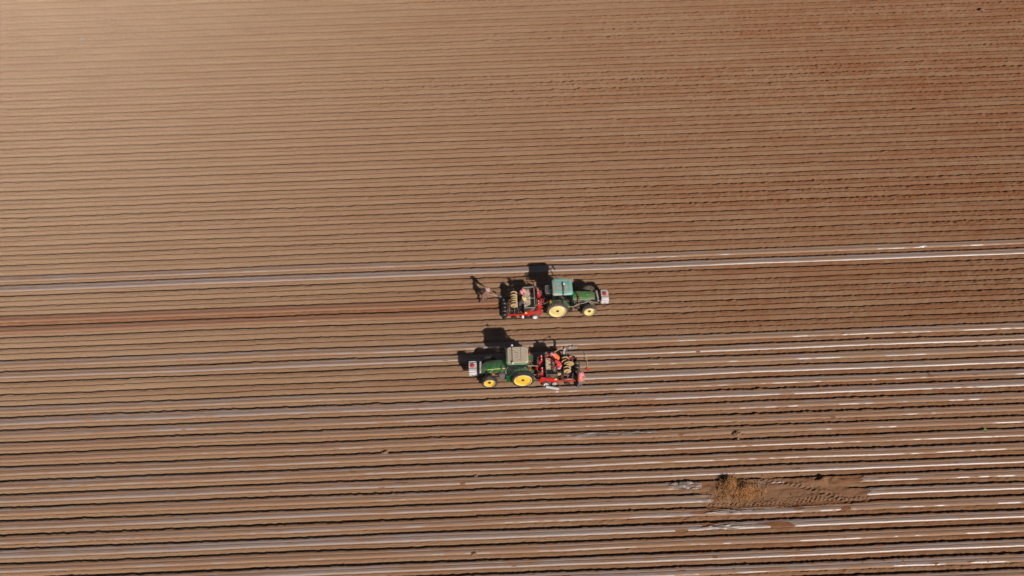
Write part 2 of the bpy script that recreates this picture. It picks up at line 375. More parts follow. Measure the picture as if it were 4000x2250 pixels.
for k in [32, 33, 36, 37, 40, 41, 42, 43] + list(range(44, 60)):
    y1, y0 = ROWS[I0 + k], ROWS[I0 + k + 1]; w = y1 - y0
    for (a, b) in film_range(k):
        x = np.arange(max(a, -56), min(b, 60), .11); st = STRONG.get(k, .5)
        ends = [a > -100, b < 100]
        s = np.linspace(.09, .605, 34)
        XX, SS = np.meshgrid(x, s); edge = .012 * vn(XX, SS * 0, .8, 1, 60 + k) + .05 * vn(XX, SS * 0, 4, 1, 90 + k)
        lo = np.array([.065]) ; SS2 = SS + (SS > .5) * edge * 0
        yw = y1 - SS2 * w; yy = yw.copy()
        for _ in range(3): yy = yw - warp(XX, yy)
        zz = ground_z(XX, yy, .35)
        # film is pulled tight over the bed and curls round its near shoulder
        tight = ground_z(XX, yy, 0.0) + .004 * vn(XX, yy, .5, .2, 130 + k)
        kk = .7 * (1 - sstep(.44, .52, SS)) + .1; zz = kk * zz + (1 - kk) * tight + .014 + .006 * st
        # the far and near edges are tucked under soil
        zz -= .05 * (1 - sstep(.09, .11, SS))
        zz -= .03 * sstep(.598, .605, SS)
        dirt = .52 + .34 * vn(XX, yy, 3.5, .30, 150 + k) + .34 * vn(XX, yy, .7, .12, 151 + k) + .25 * vn(XX, yy, .22, .08, 251 + k) - .12 * st + .30 * vn(XX * 0 + k * 7.3, yy * 0 + k * 3.1, 1, 1, 152)
        for q_ in range(3):
            c_ = rng.uniform(.12, .5); dirt = dirt + rng.uniform(-.25, .55) * np.exp(-((SS - c_ - .04 * vn(XX, yy * 0, 3, 1, 210 + 3 * k + q_)) / rng.uniform(.02, .07)) ** 2)
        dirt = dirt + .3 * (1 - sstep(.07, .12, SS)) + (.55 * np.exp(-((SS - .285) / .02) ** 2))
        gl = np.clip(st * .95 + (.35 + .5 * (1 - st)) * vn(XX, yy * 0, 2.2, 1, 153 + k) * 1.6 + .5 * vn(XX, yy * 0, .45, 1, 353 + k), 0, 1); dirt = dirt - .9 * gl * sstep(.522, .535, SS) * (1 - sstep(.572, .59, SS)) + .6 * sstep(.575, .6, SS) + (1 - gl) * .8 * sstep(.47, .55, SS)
        if k in (36, 37): dirt = dirt + .25
        if k in (52, 53):   # torn end is crumpled
            ex = b if ends[1] else a; cr_ = np.exp(-np.abs(XX - ex) / 1.3)
            zz += cr_ * (.10 * np.clip(vn(XX, yy, .5, .22, 171) + .25, 0, 1)); dirt -= .35 * cr_
        keep = np.ones((len(s) - 1, len(x) - 1), bool)
        for sd_, xe, sg in ((ends[0], a, 1), (ends[1], b, -1)):
            if sd_:
                lim = xe + sg * (.35 + .7 * vn(XX[:-1, :-1] * 0, SS[:-1, :-1], 1, .13, 180 + k)); keep &= (XX[:-1, :-1] > lim) if sg > 0 else (XX[:-1, :-1] < lim)
        if k in (54, 55):   # holes torn in the film below the patch
            hm = vn(XX, yy, 1.6, .25, 190 + k)[:-1, :-1] > .30; near = (XX[:-1, :-1] > PX0 - 3) & (XX[:-1, :-1] < PX1 + 2); keep &= ~(hm & near)
            nr = np.exp(-((XX - PX0 - 3) / 4.5) ** 2); zz += nr * .07 * np.clip(vn(XX, yy, 1.2, .16, 195 + k), 0, 1); dirt -= .35 * nr
        else: keep &= ~(vn(XX, yy, 1.1, .16, 200 + k)[:-1, :-1] > .455)
        o = grid_mesh('plastic_film', x, yy, zz, FILM, {'damp_shade': (.85 if k in (36, 37) else .3 + .2 * (k > 44)) + 0 * XX, 'dirt': dirt, 'keep': keep.ravel()})
        tag(o, film_label(k, a, b), 'plastic film', 'plastic film strips laid over the planted beds')

# ------------------------------------------------------------------ materials
G_A = mat('faded green paint', (.035, .20, .045), .42, dirt=.45, dirtcol=(.20, .15, .08), coat=.3)
G_B = mat('glossy green paint', (.014, .125, .035), .25, dirt=.42, dirtcol=(.13, .13, .07), coat=.6)
Y_A = mat('pale yellow paint', (.74, .58, .22), .5, dirt=.35, dirtcol=(.70, .60, .36)); Y_B = mat('deep yellow paint', (.80, .50, .03), .45, dirt=.4, dirtcol=(.60, .40, .14))
RIM_E = mat('cream rim lip', (.80, .68, .36), .5, dirt=.2)
TYRE = mat('tyre rubber', (.028, .026, .026), .85, dirt=.35, dirtcol=(.13, .085, .06), bump=.3); TYREA = mat('dusty tyre rubber', (.06, .052, .048), .9, dirt=.7, dirtcol=(.17, .12, .09), bump=.3)
TEAL = mat('weathered teal roof', (.07, .46, .41), .6, dirt=.72, dirtcol=(.42, .37, .30), scale=3)
TAN = mat('sand dusted roof', (.50, .40, .30), .8, dirt=.1, dirtcol=(.24, .28, .17), scale=4); DGREEN = mat('dusty green roof', (.09, .19, .075), .6, dirt=.5, dirtcol=(.26, .27, .17))
BLACK = mat('black steel', (.012, .012, .013), .5, dirt=.15); DARK = mat('dark greasy metal', (.03, .026, .024), .55, dirt=.4)
GLASS = mat('dark cab glass', (.02, .024, .022), .08, dirt=.2, dirtcol=(.10, .09, .07)); STEEL = mat('worn steel', (.36, .34, .32), .4, metal=.6, dirt=.3)
WHITE = mat('white plastic', (.64, .60, .60), .5, dirt=.3, dirtcol=(.5, .42, .36)); RED = mat('red paint', (.55, .014, .014), .45, dirt=.42, dirtcol=(.24, .09, .06), coat=.1)
REDP = mat('red plastic cap', (.55, .04, .035), .5, dirt=.3); RUST = mat('rusty pipe', (.17, .08, .05), .7, dirt=.3); STRIPE = mat('yellow stripe', (.85, .75, .2), .4)
CARD = mat('tan cardboard', (.46, .31, .14), .8, dirt=.2, dirtcol=(.36, .24, .12)); SEAT = mat('grey lid', (.40, .37, .35), .6, dirt=.3)
BULB = mat('pale seed garlic', (.52, .43, .31), .8, var=.5, scale=18, bump=.6); GREYP = mat('grey plastic', (.13, .125, .13), .6, dirt=.3)
ORANGE = mat('orange vest', (.90, .16, .03), .7, scale=14); PINK = mat('pink cotton', (.66, .22, .25), .85, var=.25, scale=14); LRED = mat('red cotton', (.60, .04, .05), .85, var=.3, scale=12)
PURPLE = mat('dark purple cotton', (.11, .075, .10), .9, var=.3); SKIN = mat('skin', (.38, .19, .12), .6); DENIM = mat('grey trousers', (.16, .16, .18), .9, var=.3)
MAUVE = mat('faded brown checked cotton', (.22, .11, .085), .9, var=.6, scale=9, dirt=.4); STRAWH = mat('yellow straw hat', (.62, .46, .15), .8); PALEC = mat('pale cloth', (.42, .28, .24), .9, var=.2)
BOOT = mat('dark shoes', (.05, .035, .03), .8); WOOD = mat('pale wood handle', (.62, .42, .20), .6); AMBER = mat('amber lamp lens', (.8, .2, .02), .3); LENS = mat('red lamp lens', (.7, .06, .03), .3)
STRAW = mat('dry straw', (.33, .145, .045), .9, var=.7, scale=1.6); FILMW = mat('clean white film', (.50, .49, .51), .3, var=.2, scale=3, bump=.5, dirt=.15); HOSE = mat('pale hose', (.40, .34, .27), .6)

# ------------------------------------------------------------------ tractors
def wheel(parent, x, y, z, rad, wid, side, rimr, tm, rm, deep):
    """side: +1 when the outer face looks to +y"""
    hub = MB(); o = side
    dz = .05 if deep else .10
    hub.lathe([(0.0, o * (wid * .5 - dz * .2)), (.07, o * (wid * .5 - dz * .25)), (.09, o * (wid * .5 - dz)), (.13, o * (wid * .5 - dz * 1.1)), (.13, o * (wid * .5 - dz * 1.6))], (x, y, z), 'Y', 16)
    for k in range(8):
        a = k * math.pi / 4; hub.ball((x + .10 * math.cos(a), y + o * (wid * .5 - dz * 1.0), z + .10 * math.sin(a)), .018, 6)
    h = hub.build('wheel', DARK, parent, True)
    t = MB(); hw = wid / 2; R_ = rad - .035
    pr = [(rimr, -hw * .72), (rimr + .03, -hw * .8), (rimr + (R_ - rimr) * .5, -hw), (R_ - .05, -hw * .97), (R_ - .01, -hw * .82), (R_, -hw * .4), (R_ + .004, 0)]
    pr = pr + [(r, -q) for r, q in pr[-2::-1]] + [(rimr, -hw * .72)]
    t.lathe(pr, (x, y, z), 'Y', 48)
    n = 22 if rad > .7 else 18
    for k in range(n):
        for sd_ in (-1, 1):
            a0 = 2 * math.pi * (k + (.5 if sd_ > 0 else 0)) / n; sw = .62 * 2 * math.pi / n * (1 if rad > .7 else 1.1)
            pts = []
            for (f, rr) in ((0.03, R_ - .005), (1.0, R_ - .03)):
                for da in (-.035 / rad, .035 / rad):
                    a = a0 + sw * f + da; yy = y + sd_ * hw * f * .98
                    for dr in (-.01, .055 if f < .5 else .062): pts.append(Vector((x + (rr + dr) * math.cos(a), yy, z + (rr + dr) * math.sin(a))))
            t.add(pts, [(0, 1, 3, 2), (4, 6, 7, 5), (0, 4, 5, 1), (2, 3, 7, 6), (1, 5, 7, 3), (0, 2, 6, 4)])
    t.build('tyre', tm, h, True)
    r = MB(); ow = o * wid * .5
    c1 = rimr * .86
    if deep: prof = [(.12, ow - o * .055), (c1 * .55, ow - o * .06), (c1 * .92, ow - o * .085), (c1 * .99, ow - o * .12), (rimr * .95, ow - o * .11), (rimr * .99, ow - o * .02)]
    else: prof = [(.12, ow - o * .10), (c1 * .5, ow - o * .10), (c1 * .62, ow - o * .12), (c1 * .95, ow - o * .17), (rimr * .93, ow - o * .16), (rimr * .98, ow - o * .02)]
    r.lathe(prof, (x, y, z), 'Y', 40)
    r.cm = 1; r.lathe([(rimr * .985, ow - o * .025), (rimr * .99, ow + o * .004), (rimr * 1.045, ow + o * .002), (rimr * 1.05, ow - o * .05)], (x, y, z), 'Y', 40)
    r.cm = 0; r.lathe([(rimr * .98, ow - o * .1), (rimr * .97, -ow), (rimr, -ow)], (x, y, z), 'Y', 40)
    r.lathe([(0, 0), (rimr * .97, 0)], (x, y, z), 'Y', 32)
    r.build('rim', [rm, RIM_E], h, True)
    return h
def rrect(cx, cy, hx, hy, z, r, n=5, skew=0.):
    out = []
    for qx, qy, a0 in ((1, 1, 0), (-1, 1, 90), (-1, -1, 180), (1, -1, 270)):
        for k in range(n):
            a = R(a0 + 90 * k / (n - 1)); out.append(Vector((cx + qx * (hx - r) + r * math.cos(a) + skew, cy + qy * (hy - r) + r * math.sin(a), z)))
    return out
def tractor(label, loc, rz, s, old):
    """x forward, origin on the ground under the rear axle; s: the side (sign of y) that faces the camera"""
    T = thing('tractor', label, 'tractor', loc, rz, 'tractors pulling planters')
    G = G_A if old else G_B; Yp = Y_A if old else Y_B; TM = TYREA if old else TYRE
    for sd_ in (-1, 1):
        wheel(T, 0, sd_ * .88, .82, .82, .44, sd_, .62, TM, Yp, True)
        wheel(T, 2.43, sd_ * .90, .575, .59, .34, sd_, .395, TM, Yp, False)
    # chassis, gearbox and axles
    b = MB(); b.box((.1, 0, .82), (.9, .55, .5), bev=.06); b.box((1.0, 0, .75), (1.2, .42, .4), bev=.04); b.box((2.2, 0, .72), (1.5, .36, .3), bev=.03)
    b.tube([(0, -.8, .82), (0, .8, .82)], .12, 12); b.tube([(2.43, -.75, .58), (2.43, .75, .58)], .075, 10)
    b.tube([(2.25, s * .2, .55), (2.35, s * .7, .5)], .03); b.box((3.0, 0, .7), (.35, .5, .35), bev=.03)
    b.build('chassis', DARK, T, True)
    e = MB(); rr = random.Random(3 if old else 4)
    e.box((1.95, 0, .98), (1.2, .5, .34), bev=.05)
    for k in range(16):
        e.box((1.3 + rr.random() * 1.4, s * (.26 + rr.random() * .06), .78 + rr.random() * .4), (.05 + rr.random() * .16, .06 + rr.random() * .1, .05 + rr.random() * .14), bev=.01)
    for k in range(5): e.tube([(1.9 + k * .14, s * .3, 1.2), (1.95 + k * .14, s * .36, .98), (1.85 + k * .14, s * .3, .8)], .014, 6)
    e.build('engine', DARK if not old else STEEL, T, True)
    # hood
    hd = MB()
    if old:
        rings = []
        for x, hy, zt in ((1.20, .34, 1.50), (1.5, .35, 1.50), (2.2, .34, 1.45), (2.75, .32, 1.38), (2.86, .29, 1.33)):
            rings.append([Vector((x, -hy, 1.17)), Vector((x, -hy, zt - .13)), Vector((x, -hy * .86, zt - .03)), Vector((x, -hy * .4, zt)), Vector((x, 0, zt + .008)), Vector((x, hy * .4, zt)), Vector((x, hy * .86, zt - .03)), Vector((x, hy, zt - .13)), Vector((x, hy, 1.17))])
        hd.loft(rings)
    else:
        rings = []
        for x, hy, zt, zb in ((1.14, .38, 1.60, 1.12), (1.5, .39, 1.60, 1.06), (2.1, .38, 1.54, .98), (2.6, .35, 1.43, .86), (2.85, .31, 1.32, .80), (2.97, .24, 1.18, .82)):
            rings.append([Vector((x, -hy, zb)), Vector((x, -hy, zt - .17)), Vector((x, -hy * .84, zt - .05)), Vector((x, -hy * .4, zt)), Vector((x, 0, zt + .01)), Vector((x, hy * .4, zt)), Vector((x, hy * .84, zt - .05)), Vector((x, hy, zt - .17)), Vector((x, hy, zb))])
        hd.loft(rings)
    hood = hd.build('hood', G, T, True)
    st = MB()
    if old:
        for q in (-1, 1): st.tube([(1.22, q * .355, 1.30), (2.2, q * .352, 1.27), (2.85, q * .315, 1.20)], .022, 6)
        st.box((2.30, s * .05, 1.462), (.13, .07, .02), bev=.01)
    else:
        for q in (-1, 1): st.tube([(1.2, q * .386, 1.455), (1.9, q * .386, 1.42), (2.55, q * .362, 1.32)], .018, 6)
        st.box((2.2, s * .372, 1.18), (.10, .012, .05)); st.box((2.32, s * .366, 1.02), (.12, .012, .03))
    st.build_each('hood_stripe', STRIPE if not old else PALEC, hood)
    gr = MB()
    if old:
        gr.box((2.90, 0, 1.12), (.06, .56, .40), bev=.02); gr.box((2.6, 0, 1.0), (.5, .5, .3), bev=.03)
    else:
        for q in (-1, 1): gr.box((2.66, q * .352, 1.06), (.30, .03, .26), rot=Matrix.Rotation(q * -.14, 3, 'Z'), bev=.02)
        gr.box((2.98, 0, 1.0), (.05, .4, .32), bev=.02)
        for k in range(7): gr.box((1.45 + k * .13, s * .39, 1.22 - k * .012 - (k % 2) * .07), (.09, .02, .028), rot=Matrix.Rotation(.5, 3, 'Y'))
    gr.build('grille', BLACK, T, True) if old else gr.build_each('grille', BLACK, T, True)
    cy = MB(); cy.tube([(3.03 if old else 3.05, -s * .48, 1.14), (3.13 if old else 3.07, s * .36, 1.08)], .085, 14); cy.ball((3.13 if old else 3.07, s * .37, 1.07), .085)
    cy.build('front_cylinder', mat('dull pinkish metal', (.42, .33, .30), .5, dirt=.3) if old else SEAT, T, True)
    # exhaust
    ex = MB(); ex.cm = 0
    if old: ex.tube([(1.62, s * .42, 1.05), (1.66, s * .43, 1.6), (1.68, s * .43, 1.95)], .055, 10); ex.tube([(1.60, s * .42, 1.15), (1.62, s * .43, 1.6)], .085, 12)
    else: ex.tube([(1.22, -s * .48, 1.0), (1.22, -s * .5, 1.9), (1.25, -s * .5, 2.3), (1.32, -s * .5, 2.42)], .05, 10)
    ex.build('exhaust_pipe', RUST if old else BLACK, T, True)
    # cab frame
    c = MB(); zt = 2.38; hy = .68
    post = [(1.14, .62, .70), (1.02, hy - .02, zt), (-.30, hy - .02, zt), (-.42, .62, 1.35), (.42, .66, .85), (.40, hy, zt)]
    for q in (-1, 1):
        c.tube([(1.14, q * .56, .9), (1.12, q * .62, 1.45), (1.0, q * hy, zt)], .035, 8)
        c.tube([(-.40, q * .60, 1.2), (-.42, q * .66, 1.6), (-.28, q * hy, zt)], .038, 8)
        c.tube([(.40, q * .64, .95), (.42, q * .68, 1.6), (.42, q * hy, zt)], .026, 8)
    for z in (zt, 1.42): c.tube([(1.0, -hy, z), (1.0, hy, z)], .03); c.tube([(-.33, -hy, z), (-.33, hy, z)], .03)
    c.box((.35, 0, .80), (1.6, 1.15, .08))
    c.box((1.12, 0, 1.15), (.10, 1.1, .60), bev=.02)
    c.build('cab_frame', BLACK, T, True)
    if not old:
        gw = MB()
        for q in (-1, 1):
            gw.add([(1.10, q * .625, 1.05), (.42, q * .665, 1.0), (.42, q * .675, 2.34), (1.0, q * .675, 2.34)], [(0, 1, 2, 3)])
            gw.add([(.40, q * .665, 1.25), (-.38, q * .64, 1.40), (-.29, q * .675, 2.34), (.40, q * .675, 2.34)], [(0, 1, 2, 3)])
        gw.add([(1.13, -.58, 1.45), (1.13, .58, 1.45), (1.02, .64, 2.34), (1.02, -.64, 2.34)], [(0, 1, 2, 3)])
        gw.add([(-.42, -.6, 1.45), (-.42, .6, 1.45), (-.31, .64, 2.34), (-.31, -.64, 2.34)], [(0, 1, 2, 3)])
        gm = bpy.data.materials.get('tinted cab glass')
        if gm is None:
            gm = bpy.data.materials.new('tinted cab glass'); gm.use_nodes = True; n = gm.node_tree; pb = n.nodes['Principled BSDF']
            pb.inputs['Base Color'].default_value = (.03, .05, .04, 1); pb.inputs['Roughness'].default_value = .05
            tr = n.nodes.new('ShaderNodeBsdfTransparent'); tr.inputs[0].default_value = (.75, .82, .76, 1); mxs = n.nodes.new('ShaderNodeMixShader')
            nz = n.nodes.new('ShaderNodeTexNoise'); nz.inputs['Scale'].default_value = 5; mr = n.nodes.new('ShaderNodeMapRange'); mr.inputs['To Min'].default_value = .25; mr.inputs['To Max'].default_value = .65
            n.links.new(nz.outputs['Fac'], mr.inputs['Value']); n.links.new(mr.outputs[0], mxs.inputs[0]); n.links.new(tr.outputs[0], mxs.inputs[1]); n.links.new(pb.outputs[0], mxs.inputs[2])
            n.links.new(mxs.outputs[0], n.nodes['Material Output'].inputs['Surface'])
        gw.build_each('cab_window', gm, T)
    else:
        gm = bpy.data.materials.new('dusty clear pane'); gm.use_nodes = True; n = gm.node_tree; pb = n.nodes['Principled BSDF']
        pb.inputs['Base Color'].default_value = (.10, .11, .11, 1); pb.inputs['Roughness'].default_value = .15
        tr = n.nodes.new('ShaderNodeBsdfTransparent'); mxs = n.nodes.new('ShaderNodeMixShader'); nz = n.nodes.new('ShaderNodeTexNoise'); nz.inputs['Scale'].default_value = 4
        n.links.new(nz.outputs['Fac'], mxs.inputs[0]); n.links.new(tr.outputs[0], mxs.inputs[1]); n.links.new(pb.outputs[0], mxs.inputs[2]); n.links.new(mxs.outputs[0], n.nodes['Material Output'].inputs['Surface'])
        gw = MB(); gw.loft([rrect(-.60, s * -.06, .27, .36, 2.10, .08), rrect(-.60, s * -.06, .27, .36, 2.115, .08)]); rw = gw.build('rear_window', gm, T)
        fr_ = MB(); ring = rrect(-.60, s * -.06, .28, .37, 2.11, .08); fr_.tube([tuple(p) for p in ring] + [tuple(ring[0])], .012, 6); fr_.build('window_frame', SEAT, rw)
    # seat, wheel, driver's place
    se = MB(); se.box((.05, 0, 1.12), (.5, .5, .14), bev=.04); se.box((-.2, 0, 1.42), (.12, .48, .55), bev=.04); se.build('seat', BLACK, T, True)
    sw = MB(); sw.tube([(.62 + .18 * math.cos(a), .18 * math.sin(a), 1.45 + .09 * math.cos(a)) for a in np.linspace(0, 2 * math.pi, 17)], .018, 6); sw.tube([(.62, 0, 1.45), (.95, 0, 1.1)], .025); sw.build('steering_wheel', BLACK, T, True)
    # roof
    rf = MB(); cxr, cyr = .37, 0.
    if old:
        rf.loft([rrect(cxr, cyr, .70, .70, 2.36, .12), rrect(cxr, cyr, .77, .78, 2.40, .16), rrect(cxr, cyr, .77, .78, 2.46, .18), rrect(cxr, cyr, .71, .72, 2.545, .2), rrect(cxr, cyr, .60, .60, 2.57, .2)])
    else:
        rf.loft([rrect(cxr, cyr, .72, .70, 2.36, .10), rrect(cxr, cyr, .80, .78, 2.40, .18), rrect(cxr, cyr, .80, .78, 2.47, .2), rrect(cxr - .02, cyr, .70, .68, 2.56, .2)])
    roof = rf.build('roof', TEAL if old else DGREEN, T, True)
    rp = MB()
    if old:
        for yy in (-.52, -.17, .17, .52): rp.tube([(cxr - .47, yy, 2.573), (cxr + .47, yy, 2.573)], .013, 6)
        for xx in (-.5, -.44, .0, .44, .5): rp.tube([(cxr + xx, -.52, 2.573), (cxr + xx, .52, 2.573)], .011, 6)
        rp.build('roof_rib', TEAL, roof, True)
    else:
        rp.loft([rrect(cxr - .03, cyr, .77, .72, 2.50, .18), rrect(cxr - .03, cyr, .70, .66, 2.585, .18)]); pn = rp.build('roof_panel', TAN, roof, True)
        sm = MB()
        sm.tube([(cxr - .26, -.62, 2.588), (cxr - .26, .62, 2.588)], .012, 6); sm.tube([(cxr + .50, -.5, 2.588), (cxr + .52, .5, 2.588)], .011, 6)
        for q in ((-.05, .28, -.05, -.18), (-.05, -.18, .18, -.18), (-.05, 0.05, .2, 0.05), (-.05, .25, .2, .3), (.45, -.42, .2, -.35), (-.2, .45, .3, .5)):
            sm.tube([(cxr + q[0], q[1], 2.588), (cxr + q[2], q[3], 2.588)], .008, 5)
        sm.build('roof_seam', mat('dark seam', (.10, .085, .06), .8), pn)
    # bar and lamps on the roof
    bar = MB()
    if old:
        bar.tube([(cxr + .08, -.84 * s * -1, 2.60), (cxr + .02, -.1 * s, 2.62)], .016, 6); bar.tube([(cxr + .02, -.1 * s, 2.62), (cxr + .04, .86 * s, 2.60), (cxr + .04, .86 * s, 1.6)], .022, 6)
        bar.tube([(cxr + .12, .05 * s, 2.62), (cxr + .14, .5 * s, 2.60)], .02, 6); bar.box((cxr + .06, -.12 * s, 2.61), (.14, .2, .04), bev=.02)
        bb = bar.build('antenna_bar', BLACK, roof, True); bc = MB(); bc.lathe([(0, 0.10), (.05, .09), (.075, .05), (.08, 0)], (cxr + .13, -.12 * s, 2.64), 'Z', 14); bc.build('beacon', WHITE, bb, True)
    else:
        bar.tube([(cxr + .34, -.74, 2.66), (cxr + .34, .74, 2.66)], .016, 6); bar.tube([(cxr + .34, -.6, 2.55), (cxr + .34, -.6, 2.66)], .014, 6); bar.tube([(cxr + .34, .6, 2.55), (cxr + .34, .6, 2.66)], .014, 6)
        bb = bar.build('antenna_bar', BLACK, roof, True)
        for q in (-1, 1): bc = MB(); bc.lathe([(0, .09), (.06, .075), (.085, .03), (.085, 0), (0, -.02)], (cxr + .34, q * .77, 2.65), 'Z', 14); bc.build('beacon', WHITE, bb, True)
        hl = MB()
        for q in (-1, 1): hl.box((cxr + .74, q * .55, 2.42), (.10, .18, .09), bev=.02); hl.box((cxr - .78, q * .5, 2.42), (.08, .15, .09), bev=.02)
        hl.build_each('roof_lamp', STEEL, roof, True)
    for q in ((-1, 1) if not old else (-s,)):
        mr_ = MB(); mr_.tube([(1.05, q * .7, 2.1), (1.22, q * 1.02, 2.05)], .014, 6); mr_.box((1.22, q * 1.08, 1.98), (.05, .20, .30), bev=.03)
        mr_.build('mirror', SEAT, T, True)
    # fenders
    for q in (-1, 1):
        fd = MB(); ri = .90; seg = []
        if old:
            top = [(-.62, 1.42), (-.60, 1.50), (.15, 1.55), (.55, 1.42), (.86, 1.02), (.95, .80), (.91, .78), (.82, .98), (.52, 1.37), (.14, 1.50)]
            n = len(top); rings = [[Vector((x, q * yy, z)) for x, z in top] for yy in (.52, .80)]
            fd.loft(rings); fd.prism([(-.60, 1.45), (.15, 1.5), (.52, 1.37), (.7, 1.1), (.1, 1.0), (-.5, 1.1)], q * .50, q * .53)
        else:
            aa = np.linspace(R(8), R(148), 15); rings = []
            for a in aa: rings.append([Vector((r_ * math.cos(a), q * yy, .82 + r_ * math.sin(a))) for r_, yy in ((.92, .56), (.955, .56), (.955, .74), (.925, .80), (.90, .79), (.92, .73))])
            fd.loft(rings)
            pts = [(.92 * math.cos(a), .82 + .92 * math.sin(a)) for a in aa] + [(-.5, 1.0), (.7, .85)]
            fd.prism(pts, q * .57, q * .60)
        f_ = fd.build('fender', G, T, True)
        tl = MB(); tl.box((-.52, q * .68, 1.60 if old else 1.62), (.12, .2, .11), bev=.03); tl.build('tail_lamp', AMBER if old else LENS, f_, True)
    # hoses, steps, tank, hitch
    if old:
        ho = MB(); ho.tube([(.45, s * .62, 1.40), (.8, s * .82, 1.05), (1.2, s * .78, .95), (1.6, s * .62, 1.05), (2.1, s * .60, 1.15), (2.4, s * .5, 1.25), (2.7, s * .42, 1.0), (3.1, s * .40, .85)], .02, 6)
        ho.tube([(-.7, s * .55, 1.4), (-.9, s * .55, 1.2), (-1.2, s * .45, .95), (-1.5, s * .6, 1.0)], .015, 6); ho.build_each('hose', HOSE, T, True)
    stp = MB()
    for z, yy in ((.42, .78), (.62, .72), (.80, .68)): stp.box((1.02 if not old else .95, s * yy, z), (.38, .20, .03))
    for xx in (.84, 1.2): stp.box((xx if not old else xx - .07, s * .74, .58), (.025, .18, .5))
    stp.build('step', G if not old else DARK, T)
    ft = MB(); ft.box((1.50, s * .48, .68), (.42, .34, .42), bev=.05); ft.box((1.48, -s * .48, .68), (.42, .34, .42), bev=.05); ft.build_each('fuel_tank', GREYP if not old else DARK, T, True)
    if not old:
        pass
    hm_ = DARK if old else mat('dusty hitch', (.30, .26, .15), .6)
    for q in (-1, 1): hi = MB(); hi.tube([(-.35, q * .3, .62), (-.75, q * .42, .55), (-1.15, q * .42, .55)], .035, 8); hi.tube([(-.25, q * .3, 1.25), (-.6, q * .42, 1.15), (-.75, q * .42, .58)], .022, 8); hi.build('hitch_arm', hm_, T, True)
    hi = MB(); hi.tube([(-.35, 0, 1.15), (-1.15, 0, 1.05)], .03, 8); hi.build('hitch_arm', hm_, T, True)
    # spray tank carried on a front bracket
    br = MB(); br.box((3.2, 0, .72), (.5, .5, .06)); br.box((3.25, 0, .95), (.06, .9, .5))
    for q in (-1, 1): br.tube([(3.22, q * .42, .7), (3.22, q * .46, 1.28), (3.4, q * .46, 1.36)], .02, 6); br.box((3.5, q * .25, .70), (.7, .05, .06))
    br.build_each('front_bracket', BLACK, T)
    tk = MB(); tk.loft([rrect(3.62, 0, .28, .44, .74, .06), rrect(3.62, 0, .30, .47, .80, .09), rrect(3.62, 0, .30, .47, 1.28, .09), rrect(3.62, 0, .26, .43, 1.35, .08)])
    t_ = tk.build('spray_tank', WHITE, T, True)
    cap = MB(); cap.lathe([(0, .10), (.06, .10), (.12, .085), (.135, .05), (.14, 0)], (3.62, -s * .02, 1.35), 'Z', 18)
    for k in range(7): a = k * 2 * math.pi / 7; cap.box((3.62 + .15 * math.cos(a), -s * .02 + .15 * math.sin(a), 1.38), (.09, .035, .04), rot=Matrix.Rotation(a, 3, 'Z'))
    cap.build('tank_cap', REDP, t_, True)
    sp = MB()
    for yy in (-s * .30, s * .20): sp.box((3.62, yy, 1.355), (.56, .035, .012)); sp.box((3.925, yy, 1.05), (.012, .035, .6)); sp.box((3.315, yy, 1.05), (.012, .035, .6))
    sp.box((3.62, s * .475, 1.22), (.5, .012, .04)) if old else sp.box((3.62, s * .475, 1.25), (.5, .012, .05))
    sp.build_each('strap', BLACK, t_)
    hz_ = MB(); hz_.tube([(3.25, s * .3, 1.15), (3.3, s * .5, 1.0), (3.5, s * .54, .85), (3.7, s * .53, .95)], .018, 6); hz_.build('tank_hose', GREYP if not old else HOSE, t_, True)
    return T
TA_C = 56.18; TB_C = 50.02
TA = tractor('older faded green tractor with weathered teal roof, the upper one, heading right', (4.45, TA_C, -.10), R(.0), -1, True)
TB = tractor('glossy green tractor with sandy tan cab roof, the lower one, heading left', (1.57, TB_C, -.10), R(180.0), 1, False)

